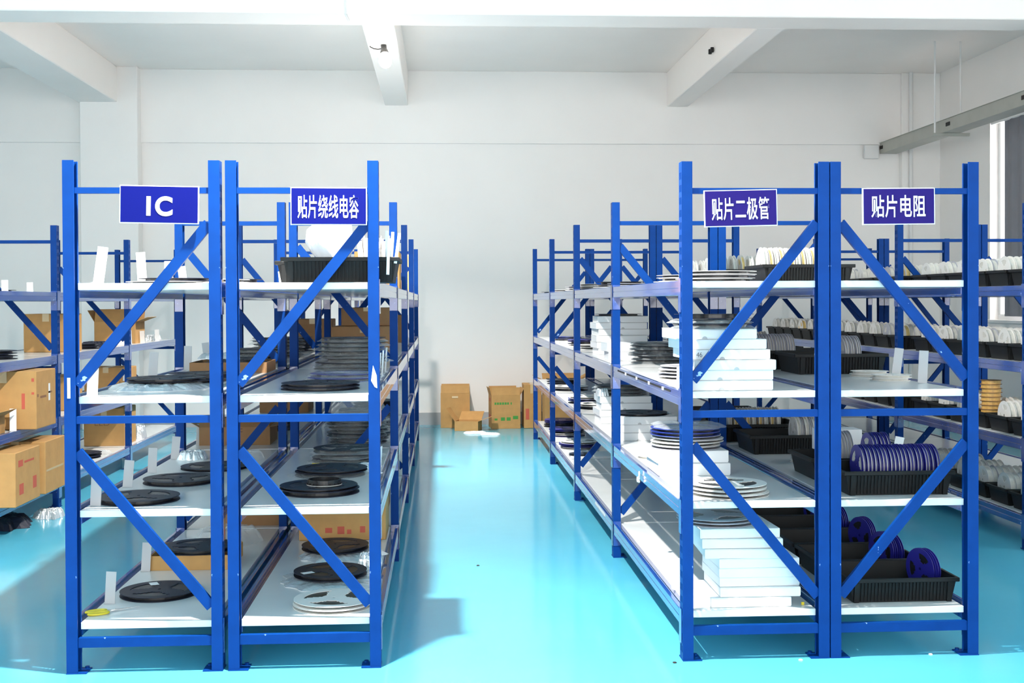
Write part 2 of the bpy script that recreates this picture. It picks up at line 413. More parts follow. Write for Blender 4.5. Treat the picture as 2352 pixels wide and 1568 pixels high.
def rack(label, xl, xr, ys, flips, nbars=3, name='shelving_rack'):
    """xl, xr: middle of the outer posts; ys: front faces of the upright frames"""
    t = thing(name, label, 'shelving rack', ((xl+xr)/2, ys[0], 0)); hw = (xr-xl)/2; y00 = ys[0]
    for y, fl in zip(ys, flips):
        for s in (-1, 1):
            p = put('post', POST, t, (s*hw, y-y00, 0)); p.scale.x = -s
            f = put('foot_plate', FOOT, p)
        for z0, z1 in ((.100, .137), (.975, 1.003), (1.872, 1.895)):
            b = MB(); b.box(-hw+PW+.001, hw-PW-.001, .008, .012, z0, z1); b.box(-hw+PW+.001, hw-PW-.001, .012, .034, z1-.003, z1); b.box(-hw+PW+.001, hw-PW-.001, .012, .034, z0, z0+.003)
            o = b.build('cross_bar', M['blue'], t); o.location.y = y-y00
        for (z0, z1) in ((1.125, 1.755), (.865, .25)):
            xa, xb = -hw+PW+.002, hw-PW-.002
            if fl: z0, z1 = z1, z0
            d = Vector((xb-xa, 0, z1-z0)).normalized(); nrm = Vector((-d.z, 0, d.x))
            b = MB(); p, q = Vector((xa, .012, z0)), Vector((xb, .012, z1))
            b.bar(p, q, nrm*.0205, (0, .002, 0))
            for sg in (-1, 1): b.bar(p+nrm*.019*sg+Vector((0, .010, 0)), q+nrm*.019*sg+Vector((0, .010, 0)), nrm*.0015, (0, .008, 0))
            o = b.build('diagonal_brace', M['blue'], t); o.location.y = y-y00
    for i in range(len(ys)-1):
        for z in LV:
            for s in (-1, 1):
                o = put('beam', BEAM, t, (s*hw, ys[i]-y00+PD, z)); o.scale.x = -s
    pan = MB().box(-hw+PW+.003, hw-PW-.003, .036, 2.006, -.027, 0, .0015).mesh('shelf_panel', M['shelf'])
    for i in range(len(ys)-1):
        for z in LV: put('shelf_panel', pan, t, (0, ys[i]-y00, z))
    return t
A0, A1, B0, B1, C0, C1, D0, D1 = -1.446, -.887, -.822, -.269, .979, 1.534, 1.582, 2.149
Y5 = [0, 2, 4, 6, 8]
N, Y = False, True
rack('blue rack with IC sign, white shelves, left of the pair by the aisle', A0, A1, Y5, [N, Y, Y, N, N])
rack('blue rack on the left edge of the aisle with a four-character-plus sign and black reels', B0, B1, Y5, [N, Y, N, N, Y])
rack('blue rack on the right edge of the aisle holding white cartons', C0, C1, Y5, [N, Y, Y, N, N])
rack('blue signed rack nearest the right wall with black bins of navy reels', D0, D1, Y5, [Y, N, Y, Y, N])
rack('unsigned far left blue rack loaded with brown cardboard boxes', -3.34, -2.74, Y5[1:], [Y, Y, Y, N])
rack('unsigned blue rack full of black bins at the right, behind signed racks', 3.37, 3.955, Y5[1:], [Y, Y, Y, Y])
rack('farthest right blue rack, back to back with the black bin rack', 4.005, 4.56, Y5[2:], [Y, Y, Y])

# ---------------------------------------------------------------- signs
def sign(label, txt, x0, x1, z0, z1, m, wd, ht, ox, oz, tilt=0.0, bold=.010, spc=.06):
    W, H = x1-x0, z1-z0
    t = thing('hanging_sign', label, 'sign', ((x0+x1)/2, -.006, (z0+z1)/2))
    t.rotation_euler = (0, tilt, 0)
    MB().box(-W/2, W/2, -.004, .0045, -H/2, H/2).build('backing_board', M['signwhite'], t)
    e = .0035
    MB().box(-W/2+e, W/2-e, -.0052, -.004, -H/2+e, H/2-e).build('sign_face', m, t)
    cu = bpy.data.curves.new('letters', 'FONT'); cu.body = txt; cu.size = 1; cu.offset = bold; cu.extrude = .02; cu.align_x = 'CENTER'; cu.space_character = 1.0+spc
    tmp = bpy.data.objects.new('letters_tmp', cu); C.objects.link(tmp); bpy.context.view_layer.update()
    me = bpy.data.meshes.new_from_object(tmp.evaluated_get(bpy.context.evaluated_depsgraph_get()))
    bpy.data.objects.remove(tmp)
    xs = [v.co.x for v in me.vertices]; ys = [v.co.y for v in me.vertices]
    sx, sy = wd/(max(xs)-min(xs)), ht/(max(ys)-min(ys)); mx, my = (max(xs)+min(xs))/2, (max(ys)+min(ys))/2
    for v in me.vertices:
        x, y, z = v.co
        v.co = ((x-mx)*sx+ox, -.0058-z*.02, (y-my)*sy+oz)
    me.materials.clear(); me.materials.append(M['signwhite'])
    put('lettering', me, t)
    b = MB()
    for xx in (-.09, .09): b.box(xx-.006, xx+.006, .0045, .0135, H/2-.035, H/2-.004)
    b.build('hook', M['steel'], t)
    return t
sign('violet-blue sign reading IC', 'IC', -1.246, -.943, 1.753, 1.900, M['signblue'], .100, .077, .001, -.006, .018, .035, .25)
sign('blue sign with six white characters on the rack left of the aisle', '贴片绕线电容', -.589, -.292, 1.747, 1.894, M['signblue'], .238, .092, -.002, -.002, .004)
sign('violet sign with five white characters on the rack right of the aisle', '贴片二极管', 1.046, 1.341, 1.740, 1.886, M['signviolet'], .232, .090, -.002, -.002, -.022)
sign('violet sign with four white characters on the rightmost signed rack', '贴片电阻', 1.689, 1.985, 1.747, 1.894, M['signviolet'], .222, .090, -.002, 0, -.008)
# pale stickers on posts
tag(MB().box(-.006, .006, -.0012, 0, -.04, .04, .0004).build('post_sticker', M['labelcyan']), 'pale sticker on front left post of the IC rack', 'sticker').location = (-1.449, -.0002, 1.115)
tag(MB().add([(-.004, 0, .04), (-.012, 0, -.02), (.002, 0, -.045), (.012, 0, -.05), (.010, 0, .0)] + [(-.004, -.001, .04), (-.012, -.001, -.02), (.002, -.001, -.045), (.012, -.001, -.05), (.010, -.001, .0)],
    [(0, 1, 2, 3, 4), (9, 8, 7, 6, 5), (0, 5, 6, 1), (1, 6, 7, 2), (2, 7, 8, 3), (3, 8, 9, 4), (4, 9, 5, 0)]).build('tape_scrap', M['paper']),
    'torn white tape scrap on the front post left of the aisle', 'scrap').location = (-.268, -.0002, 1.155)

# ---------------------------------------------------------------- big reels (13 inch)
R1 = .165
def window_hole(radii, n, r0, r1, half, off=0.0):
    def h(i, k):
        rm = (radii[i]+radii[i+1])/2
        if not (r0 < rm < r1): return False
        a = (2*PI*(k+.5)/n + off) % (2*PI/3)
        a = min(a, 2*PI/3-a)
        f = (rm-r0)/(r1-r0)
        return a < half*(0.45+.55*f)
    return h
RAD = [.007, .028, .040, .052, .064, .076, .088, .100, .112, .124, .150, R1]
def flange_mesh(m, z0, z1, off):
    return MB().plate(RAD, 60, window_hole(RAD, 60, .050, .125, math.radians(43), off), z0, z1).mesh('flange', m)
def big_reel(kind, m, tape_m, th, tr=.135):
    """returns the first reel as a prototype parked under its first user"""
    f0, f1 = flange_mesh(m, 0, .0022, 0), flange_mesh(m, th-.0022, th, .5)
    core = MB().lathe([(tr, .0024), (tr, th-.0024)], 48); core.lathe([(.05, .0024), (.05, th-.0024)], 32)
    core = MB().plate([.05, tr], 48, lambda i, k: False, .0024, th-.0024).mesh('wound_tape', tape_m)
    hub = MB().plate([.012, .049], 32, lambda i, k: False, .0024, th-.0024).mesh('hub', m)
    sticker = MB().box(.085, .14, -.018, .018, th, th+.0004).mesh('reel_label', M['paper'])
    return dict(f0=f0, f1=f1, core=core, hub=hub, th=th, sticker=sticker)
RK = {
    'black': big_reel('black', M['black'], M['tapeblack'], .020),
    'blackthin': big_reel('black', M['black'], M['tapeblack'], .013),
    'white': big_reel('white', M['white'], M['tapeblack'], .015),
    'blue': big_reel('blue', M['bluereel'], M['tapeblack'], .016),
    'grey': big_reel('grey', M['greyreel'], M['tapeblack'], .014),
    'navy': big_reel('navy', M['navy'], M['tapeblack'], .013),
}
random.seed(11)
def pouch_mesh(name, m, R, h, n=64, rag=.10, seed=1, hole=None, square=.35):
    """crumpled bag: closed cushion with a ragged outline"""
    rnd = random.Random(seed); rings = 9
    ph = [rnd.uniform(0, 6.28) for _ in range(8)]
    def outline(a):
        s = 1/max(abs(math.cos(a)), abs(math.sin(a)))
        return R*((1-square)+square*min(s, 1.3))*(1+rag*.35*math.sin(3*a+ph[0])+rag*.3*math.sin(7*a+ph[1])+rag*.3*math.sin(13*a+ph[2]))
    top, bot = [], []
    for i in range(rings+1):
        f = i/rings
        for k in range(n):
            a = 2*PI*k/n; r = outline(a)*max(f, .02)
            fall = 1-max(0, (f-.72)/.28)**2
            z = h*fall*(.78+.22*rnd.random()) + (.002 if i == rings else 0)
            jr = 1+(rnd.random()-.5)*.04*f
            top.append((r*jr*math.cos(a), r*jr*math.sin(a), max(z, .0012)))
            bot.append((r*jr*math.cos(a), r*jr*math.sin(a), 0.0))
    T = (rings+1)*n; vs = top+bot; fs = []
    for i in range(rings):
        for k in range(n):
            k2 = (k+1) % n
            fs.append((i*n+k, (i+1)*n+k, (i+1)*n+k2, i*n+k2)); fs.append((T+i*n+k, T+i*n+k2, T+(i+1)*n+k2, T+(i+1)*n+k))
    for k in range(n):
        k2 = (k+1) % n; fs.append((rings*n+k, T+rings*n+k, T+rings*n+k2, rings*n+k2))
    fs.append(tuple(range(n))[::-1]); fs.append(tuple(T+k for k in range(n)))
    return MB().add(vs, fs).mesh(name, m)
BAGM = [pouch_mesh('clear_bag', M['clear'], .175, .021, seed=s, rag=.06) for s in (3, 4, 5)]
def reel(kind, label, x, y, z, group=None, sticker=False, bag=False, rz=None, tilt=(0, 0)):
    k = RK[kind]
    t = thing('tape_reel', label, 'reel', (x, y, z), random.uniform(0, 6.28) if rz is None else rz, group)
    if tilt != (0, 0): t.rotation_euler = (tilt[0], tilt[1], t.rotation_euler.z)
    put('flange', k['f0'], t); put('flange', k['f1'], t); put('wound_tape', k['core'], t); put('hub', k['hub'], t)
    if sticker: put('reel_label', k['sticker'], t, (0, 0, 0), 1.1)
    if bag: put('clear_bag', BAGM[random.randrange(3)], t, (0, 0, -.0003), random.uniform(0, 6))
    return t
def reel_stack(kinds, where, x, y, z, jit=.012, bag=False, top_sticker=False):
    n = len(kinds); zz = z
    names = dict(black='black', blackthin='thin black', white='white', blue='blue', grey='grey', navy='navy')
    for i, kd in enumerate(kinds):
        pos = n-1-i
        lab = '%s tape reel, %s of the stack %s' % (names[kd], order(pos, n), where) if n > 1 else '%s tape reel lying %s' % (names[kd], where)
        reel(kd, lab, x+random.uniform(-jit, jit), y+random.uniform(-jit, jit), zz+.0006, bag=bag, sticker=(top_sticker and pos == 0))
        zz += RK[kd]['th']+.0012+(.001 if bag else 0)
    return zz

# ---------------------------------------------------------------- small reels (7 inch)
R7 = .089
RAD7 = [.007, .022, .030, .042, .054, .066, .078, R7]
def small_mesh(fm, tm, th, axis, windows=True):
    b = MB(); h = window_hole(RAD7, 36, .029, .067, math.radians(36)) if windows else (lambda i, k: False)
    b.plate(RAD7, 36, h, 0, .0016, axis); b.plate(RAD7, 36, h, th-.0016, th, axis)
    b.cur = 1
    b.plate([.028, .078], 36, lambda i, k: False, .0018, th-.0018, axis)
    return b.mesh('small_reel', [fm, tm])
S7 = {
    'white': small_mesh(M['white'], M['tapepale'], .020, 'x'),
    'whiteyellow': small_mesh(M['white'], M['tapeyellow'], .020, 'x'),
    'grey': small_mesh(M['greyreel'], M['tapepale'], .013, 'x'),
    'navy': small_mesh(M['navy'], M['tapepale'], .0125, 'x'),
    'roll': small_mesh(M['white'], M['tapepale'], .034, 'x'),
    'rollyellow': small_mesh(M['white'], M['tapeyellow'], .034, 'x'),
    'rollgrey': small_mesh(M['greyreel'], M['tapepale'], .034, 'x'),
    'navydark': small_mesh(M['navy'], M['tapeblack'], .0125, 'x'),
    'flatwhite': small_mesh(M['white'], M['tapepale'], .013, 'z'),
    'flatblack': small_mesh(M['black'], M['tapeblack'], .013, 'z'),
    'gold': small_mesh(M['card_dark'], M['tapegold'], .026, 'z', False),
}
def small(kind, label, x, y, z, group=None, rot=(0, 0, 0), sc_=1.0):
    o = put('small_reel', S7[kind], None, (x, y, z)); o.rotation_euler = rot
    if sc_ != 1: o.scale = (sc_, sc_, sc_)
    return tag(o, label, 'reel', group)

# ---------------------------------------------------------------- black bins
def bin_proto(wd, dp, ht, ribs=24):
    """tapered tray with thick rim, corner pillars and ribbed long sides; origin front-left-bottom"""
    tx, ty, th = .022, .016, .004
    out0, out1 = (tx, wd-tx, ty, dp-ty), (0, wd, 0, dp)
    def ring(r, i, z): x0, x1, y0, y1 = r; return [(x0+i, y0+i, z), (x1-i, y0+i, z), (x1-i, y1-i, z), (x0+i, y1-i, z)]
    vs = ring(out0, 0, 0)+ring(out1, .004, ht)+ring(out1, .004+th, ht)+ring(out0, th, th)
    fs = [(0, 3, 2, 1), (12, 13, 14, 15)]
    for a, b_ in ((0, 4), (4, 8), (8, 12)):
        for k in range(4): k2 = (k+1) % 4; fs.append((a+k, a+k2, b_+k2, b_+k))
    body = MB().add(vs, fs).mesh('bin_body', M['bin'])
    r = MB()
    for x0, x1, y0, y1 in ((-.006, wd+.006, -.006, .008), (-.006, wd+.006, dp-.008, dp+.006), (-.006, .008, .008, dp-.008), (wd-.008, wd+.006, .008, dp-.008)):
        r.box(x0, x1, y0, y1, ht-.014, ht+.003, .002)
    rim = r.mesh('bin_rim', M['bin'])
    fr, bk = MB(), MB()
    for m_, yb, yt, sg in ((fr, ty, .004, -1), (bk, dp-ty, dp-.004, 1)):
        for k in range(ribs+1):
            x = .055+(wd-.11)*k/ribs
            m_.bar((x, yb+sg*.003, .006), (x, yt+sg*.003, ht-.015), (.0022, 0, 0), (0, .0035, 0))
        for xa, xb in ((tx+.002, .044), (wd-.044, wd-tx-.002)):
            m_.bar(((xa+xb)/2, yb+sg*.004, 0.0), ((xa+xb)/2, yt+sg*.004, ht-.014), ((xb-xa)/2, 0, 0), (0, .006, 0))
    return dict(body=body, rim=rim, fr=fr.mesh('ribbed_side', M['bin']), bk=bk.mesh('ribbed_side', M['bin']), w=wd, d=dp, h=ht)
BIG = bin_proto(.46, .36, .098)
NARROW = bin_proto(.50, .262, .098)
def bin_(p, label, x, y, z, rz=0.0, group=None):
    t = thing('storage_bin', label, 'bin', (x, y, z), rz, group)
    put('bin_body', p['body'], t); put('bin_rim', p['rim'], t); put('ribbed_side', p['fr'], t); put('ribbed_side', p['bk'], t)
    return t

# ---------------------------------------------------------------- cartons and boxes
CB = {}
def carton(label, x, y, z, wd=.33, dp=.33, ht=.042, rz=0.0, notch=True):
    """flat white mailer with a tuck lid and thumb notch; x, y front left corner"""
    t = thing('flat_carton', label, 'carton', (x, y, z), rz)
    key = (wd, dp, ht)
    if key not in CB:
        a = MB().box(0, wd, 0, dp, 0, ht-.003, .0012).mesh('carton_body', M['carton'])
        l = MB().box(-.0012, wd+.0012, -.0016, dp+.001, ht-.0028, ht, .0008); l.box(-.0012, wd+.0012, -.0018, -.0006, ht*.1, ht-.003)
        l = l.mesh('tuck_lid', M['carton'])
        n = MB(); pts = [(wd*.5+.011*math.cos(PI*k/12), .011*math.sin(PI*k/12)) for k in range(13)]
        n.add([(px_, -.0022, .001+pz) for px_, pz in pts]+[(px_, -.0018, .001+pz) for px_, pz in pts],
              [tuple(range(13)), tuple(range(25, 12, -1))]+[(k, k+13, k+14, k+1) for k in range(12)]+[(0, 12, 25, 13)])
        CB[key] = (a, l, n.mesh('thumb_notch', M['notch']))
    a, l, n = CB[key]
    put('carton_body', a, t); put('tuck_lid', l, t)
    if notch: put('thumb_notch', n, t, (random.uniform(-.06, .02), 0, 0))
    return t
def closed_box(label, x, y, z, wd, dp, ht, rz=0.0, prints=(), m='card', tape=True, group=None):
    t = thing('cardboard_box', label, 'box', (x, y, z), rz, group)
    MB().box(0, wd, 0, dp, 0, ht, .004).build('box_body', M[m], t)
    if tape:
        b = MB().box(wd*.5-.025, wd*.5+.025, -.0008, dp+.0008, ht, ht+.0008); b.box(wd*.5-.025, wd*.5+.025, -.0008, 0, ht*.8, ht)
        b.build('tape_strip', M['tapeclear'], t)
    for face, mm, shapes in prints:
        for u0, u1, v0, v1 in shapes:
            b = MB()
            if face == 'front': b.box(wd*u0, wd*u1, -.0006, .0002, ht*v0, ht*v1)
            elif face == 'right': b.box(wd-.0002, wd+.0006, dp*u0, dp*u1, ht*v0, ht*v1)
            elif face == 'left': b.box(-.0006, .0002, dp*u0, dp*u1, ht*v0, ht*v1)
            b.build('printed_mark', M[mm], t)
    return t
def writing(parent, txt, cx, cz, wd, ht, y, m):
    """flat lettering standing on a front face"""
    cu = bpy.data.curves.new('letters', 'FONT'); cu.body = txt; cu.size = 1
    tmp = bpy.data.objects.new('letters_tmp', cu); C.objects.link(tmp); bpy.context.view_layer.update()
    me = bpy.data.meshes.new_from_object(tmp.evaluated_get(bpy.context.evaluated_depsgraph_get()))
    bpy.data.objects.remove(tmp)
    xs = [v.co.x for v in me.vertices]; ys = [v.co.y for v in me.vertices]
    for v in me.vertices:
        v.co = (cx+((v.co.x-min(xs))/(max(xs)-min(xs))-.5)*wd, y, cz+((v.co.y-min(ys))/(max(ys)-min(ys))-.5)*ht)
    me.materials.clear(); me.materials.append(m)
    return put('writing', me, parent)
def open_box(label, x, y, z, wd, dp, ht, rz=0.0, flaps=(60, 60, 100, 100), fl=.5, m='card', prints=()):
    """flap angles front, back, left, right: 0 stands up, 90 lies outward"""
    t = thing('open_cardboard_box', label, 'box', (x, y, z), rz)
    th = .004; b = MB()
    b.box(0, wd, 0, th, 0, ht); b.box(0, wd, dp-th, dp, 0, ht); b.box(0, th, th, dp-th, 0, ht); b.box(wd-th, wd, th, dp-th, 0, ht); b.box(th, wd-th, th, dp-th, 0, th)
    b.build('box_body', M[m], t)
    L = min(wd, dp)*fl
    for i, a in enumerate(flaps):
        if a is None: continue
        r = math.radians(a); s_, c_ = math.sin(r)*L, math.cos(r)*L; f = MB(); e = .002
        if i == 0: f.add([(.003, e, ht), (wd-.003, e, ht), (wd-.003, e-s_, ht+c_), (.003, e-s_, ht+c_)], [(0, 1, 2, 3)]); n = Vector((0, -c_, -s_))
        if i == 1: f.add([(.003, dp-e, ht), (wd-.003, dp-e, ht), (wd-.003, dp-e+s_, ht+c_), (.003, dp-e+s_, ht+c_)], [(0, 1, 2, 3)]); n = Vector((0, c_, -s_))
        if i == 2: f.add([(e, .003, ht), (e, dp-.003, ht), (e-s_, dp-.003, ht+c_), (e-s_, .003, ht+c_)], [(0, 1, 2, 3)]); n = Vector((-c_, 0, -s_))
        if i == 3: f.add([(wd-e, .003, ht), (wd-e, dp-.003, ht), (wd-e+s_, dp-.003, ht+c_), (wd-e+s_, .003, ht+c_)], [(0, 1, 2, 3)]); n = Vector((c_, 0, -s_))
        n = n.normalized()*.003; q = [Vector(p)+n for p in f.v]
        f.v += [tuple(p) for p in q]; f.f = [(0, 1, 2, 3), (7, 6, 5, 4), (0, 4, 5, 1), (1, 5, 6, 2), (2, 6, 7, 3), (3, 7, 4, 0)]; f.mi = [0]*6
        f.build('flap', M[m], t)
    for face, mm, shapes in prints:
        for u0, u1, v0, v1 in shapes:
            b = MB()
            if face == 'front': b.box(wd*u0, wd*u1, -.0006, .0002, ht*v0, ht*v1)
            elif face == 'right': b.box(wd-.0002, wd+.0006, dp*u0, dp*u1, ht*v0, ht*v1)
            elif face == 'left': b.box(-.0006, .0002, dp*u0, dp*u1, ht*v0, ht*v1)
            b.build('printed_mark', M[mm], t)
    return t
CARD = {k: MB().box(-.0009, .0009, -.019, .019, 0, .15).box(-.011, -.0009, -.019, .019, 0, .0016).mesh('label_card', M[k]) for k in ('paper', 'greypaper')}
WIDECARD = MB().box(-.021, .021, -.0009, .0009, 0, .15).box(-.021, .021, -.012, -.0009, 0, .0016).mesh('label_card', M['paper'])
WIDEGREY = MB().box(-.021, .021, -.0009, .0009, 0, .15).box(-.021, .021, -.012, -.0009, 0, .0016).mesh('label_card', M['greypaper'])
def card(label, x, y, z, grey=False, rz=0.0, lean=(0, 0), h=1.0):
    o = put('label_card', WIDEGREY if grey else WIDECARD, None, (x, y, z)); o.rotation_euler = (lean[0], lean[1], rz); o.scale.z = h
    return tag(o, label, 'label card')
def lump(label, m, x, y, z, pts, seed):
    """plump bag: stacked rings (z, half-width, half-depth) with soft folds"""
    rnd = random.Random(seed); n = 40; ph = [rnd.uniform(0, 6.28) for _ in range(4)]; vs = []
    for i, (h, a, b_, ox) in enumerate(pts):
        for k in range(n):
            t_ = 2*PI*k/n; f = 1+.05*math.sin(5*t_+ph[0]+i*.4)+.03*math.sin(11*t_+ph[1]-i*.7)
            vs.append((ox+a*f*math.cos(t_), b_*f*math.sin(t_), h+.004*math.sin(3*t_+ph[2])*(0 < i < len(pts)-1)))
    fs = [(i*n+k, i*n+(k+1) % n, (i+1)*n+(k+1) % n, (i+1)*n+k) for i in range(len(pts)-1) for k in range(n)]
    fs += [tuple(range(n))[::-1], tuple((len(pts)-1)*n+k for k in range(n))]
    o = put('plastic_bag', MB().add(vs, fs).mesh('plastic_bag', m, True), None, (x, y, z))
    return tag(o, label, 'bag')
def bag(label, m, x, y, z, R, h, seed, rag=.12, sq=.35, scale=(1, 1, 1), rz=0.0):
    o = put('crumpled_bag', pouch_mesh('crumpled_bag', m, R, h, seed=seed, rag=rag, square=sq), None, (x, y, z), rz); o.scale = scale
    return tag(o, label, 'bag')
e = .0006
z1, z2, z3, z4 = [v+e for v in LV]
random.seed(21)
# ---- IC rack (left of the pair)
IC = 'on the IC rack'
reel('white', 'pale tape reel at front of the IC rack top shelf', -1.215, .62, z4, tilt=(0, 0))
reel('blackthin', 'thin black tape reel resting on the pale reel on the IC rack top shelf', -1.17, .66, z4+.0165)
reel('white', 'pale tape reel farther back on the IC rack top shelf', -1.09, 1.02, z4)
reel('white', 'pale tape reel stacked second on the farther IC top shelf pair', -1.075, 1.03, z4+.016)
reel_stack(['black', 'black'], 'at back of the IC rack top shelf', -1.09, 1.55, z4)
for i, (y, zz, ln, hh) in enumerate(((.20, z4, .14, 1.0), (.94, z4, -.06, 1.05), (1.50, z4, -.03, .9), (1.86, z4, -.12, .8))):
    card('white label card standing on the left edge of the IC top shelf, %s from the front' % ['first', 'second', 'third', 'fourth'][i], -1.388, y, zz, lean=(0, ln), h=hh)
for i, (y, zz, g, ln) in enumerate(((.10, z3, False, .05), (1.12, z3, True, .06), (1.93, z3, True, .03), (2.52, z3, True, -.12))):
    card('%s label card on the left edge of the IC third shelf, %s from the front' % ('grey' if g else 'pale', ['first', 'second', 'third', 'fourth'][i]), -1.388, y, zz, grey=g, lean=(0, ln), h=.88)
for i, y in enumerate((.14, .64, 1.10, 1.60, 2.26)):
    card('grey label card on the left edge of the IC second shelf, %s from the front' % ['first', 'second', 'third', 'fourth', 'fifth'][i], -1.390, y, z2, grey=True, lean=(0, .05+.04*(i % 2)), h=.8)
for i, y in enumerate((.33, .95)):
    card('grey label card on the left edge of the IC bottom shelf, %s one from the front' % ['first', 'second'][i], -1.388, y, z1, grey=True, lean=(0, .06), h=.9)
bag('crumpled silver antistatic bag at front of the IC third shelf', M['foil'], -1.205, .46, z3, .200, .030, 31, rag=.10, sq=.3, scale=(1.0, .95, 1), rz=.3)
reel('blackthin', 'black tape reel lying on the silver bag on the IC third shelf', -1.185, .50, z3+.034, rz=.4)
reel('blackthin', 'black tape reel second from the front on the IC third shelf', -1.20, .93, z3, rz=1.0)
reel('black', 'black tape reel overlapping on the second reel of the IC third shelf', -1.13, 1.05, z3+.0145, rz=.2)
bag('flat clear bag behind the black reels on the IC third shelf', M['clear'], -1.15, 1.46, z3, .19, .014, 33, sq=.8)
open_box('shallow brown tray of reels at back of the IC third shelf', -1.315, 1.62, z3, .40, .34, .055, flaps=(None, None, None, None), m='card_dark')
reel('black', 'black tape reel inside the shallow tray on the IC third shelf', -1.10, 1.79, z3+.048)
bag('crumpled silver bag on the tray of the IC third shelf', M['foil'], -1.20, 1.79, z3+.070, .10, .03, 36)
reel('black', 'black tape reel nearest the front on the IC second shelf', -1.252, .275, z2, rz=1.2)
reel('black', 'black tape reel second from the front on the IC second shelf', -1.190, .79, z2, rz=.3)
reel('blackthin', 'black tape reel third from the front on the IC second shelf', -1.12, 1.26, z2, rz=2.0)
bag('crumpled clear bag behind the reels on the IC second shelf', M['foil'], -1.30, 1.62, z2, .075, .045, 37)
bag('small crumpled clear bag at right behind the reels on the IC second shelf', M['clear'], -1.02, 1.62, z2, .09, .04, 38)
open_box('open brown box with torn flaps on the IC second shelf, farther bay', -1.385, 2.22, z2, .40, .32, .105, flaps=(40, 70, 60, 80), fl=.22, m='card_dark')
reel('black', 'black reel sitting in the open box on the IC second shelf', -1.18, 2.38, z2+.075)
reel('black', 'black tape reel nearest the front on the IC bottom shelf', -1.222, .50, z1, sticker=True, rz=.9)
open_box('shallow brown cardboard tray on the IC bottom shelf under a reel', -1.372, .96, z1, .38, .33, .068, flaps=(None, None, None, None), m='card')
reel('black', 'black tape reel resting on the shallow tray on the IC bottom shelf', -1.175, 1.12, z1+.0685, rz=.5)
open_box('brown box at the far end of the IC bottom shelf, front bay', -1.30, 2.10, z1, .38, .32, .15, flaps=(70, 60, 80, 80), fl=.2, m='card_dark')
bag('clear plastic bag before the far box on the IC bottom shelf', M['clear'], -1.13, 1.66, z1, .17, .075, 39)
# scissors
t = thing('scissors', 'yellow handled scissors lying on the IC bottom shelf', 'scissors', (-1.332, .205, z1+.0056), .50)
t.scale = (1.3, 1.3, 1.0)
for s in (-1, 1):
    pts = [(-.055+.030*math.cos(a), s*.0155+.0135*math.sin(a), .0) for a in [2*PI*k/18 for k in range(18)]]
    MB().tube(pts, .0048, 8, True).build('handle', M['yellow'], t, True)
    b = MB(); b.add([(-.025, s*.010, -.001), (-.02, s*.004, -.001), (.0, -s*.004, -.001), (.075, -s*.001, -.001), (.0, s*.004, -.001)] + [(-.025, s*.010, .001), (-.02, s*.004, .001), (.0, -s*.004, .001), (.075, -s*.001, .001), (.0, s*.004, .001)],
              [(0, 1, 2, 3, 4), (9, 8, 7, 6, 5), (0, 5, 6, 1), (1, 6, 7, 2), (2, 7, 8, 3), (3, 8, 9, 4), (4, 9, 5, 0)])
    o = b.build('blade', M['steel'], t); o.location.z = .0012*s
MB().lathe([(.003, -.003), (.003, .004)], 10).build('pivot', M['steel'], t)
# farther bays of the IC rack
reel_stack(['black']*4, 'in the farther bay of the IC third shelf', -1.12, 2.75, z3, bag=True)
reel_stack(['black']*6, 'deep in the IC third shelf', -1.10, 3.45, z3, bag=True)
reel_stack(['black']*3, 'in the far bay of the IC second shelf', -1.12, 3.1, z2)
reel_stack(['black']*5, 'halfway along the IC third shelf', -1.15, 4.6, z3)
reel_stack(['black']*2, 'halfway along the IC bottom shelf', -1.15, 3.2, z1)
closed_box('brown box halfway along the IC second shelf', -1.35, 4.3, z2, .36, .36, .22, m='card_dark')
closed_box('brown box far along the IC third shelf', -1.35, 6.3, z3, .36, .36, .22, m='card_dark')
reel_stack(['white', 'black'], 'in the second bay of the IC top shelf', -1.12, 3.0, z4)

# ---- rack left of the aisle
b0 = bin_(BIG, 'black ribbed bin on the top shelf left of the aisle, bag and reels on it', -.635, .075, z4)
bin_(BIG, 'brownish black bin behind the ribbed bin on the top shelf left of the aisle', -.715, .50, z4)
for i in range(6):
    small('white', 'white reel standing at right in the ribbed bin left of the aisle', -.3375+i*.0225, .255, z4+.006+R7+(.012 if i % 2 else 0), group='white reels in the ribbed bin left of the aisle', rot=(0, .04*i-.1, 0))
lump('lumpy white plastic bag on top of the ribbed bin left of the aisle', M['milk'], -.435, .20, z4+.03,
     [(0, .045, .05, .0), (.03, .055, .06, .0), (.07, .065, .07, -.005), (.10, .085, .075, -.012), (.14, .095, .08, -.02), (.19, .090, .075, -.018), (.23, .066, .055, .0), (.25, .03, .03, .01)], 41)
for i, (x, a, h) in enumerate(((-.222, .02, 1.15), (-.205, .08, 1.1), (-.185, .14, 1.05), (-.215, .03, .95))):
    o = put('paper_strip', MB().box(-.006, .006, -.0006, .0006, 0, .115).mesh('paper_strip', M['paper']), None, (x, .10-.012*i, z4+.075+(i == 3)*-.045)); o.rotation_euler = (0, a, 0); o.scale.z = h
    tag(o, 'white paper strip stuck in the right end of the ribbed bin, %s' % ['leftmost of the tall three', 'middle of the tall three', 'rightmost of the tall three', 'hanging lowest over the rim'][i], 'paper strip')
for i, x in enumerate((-.77, -.70)):
    card('small white card on the left part of the top shelf left of the aisle, %s' % ['left one', 'right one'][i], x, 1.2+.2*i, z4, lean=(0, -.1), h=.5)
closed_box('tan carton on the far top shelf left of the aisle, second bay', -.58, 3.35, z4, .30, .30, .26)
closed_box('tall tan carton on the far top shelf left of the aisle, last bays', -.58, 6.55, z4, .30, .35, .36)
reel('blackthin', 'large black tape reel at front of the third shelf left of the aisle', -.515, .375, z3, rz=.8)
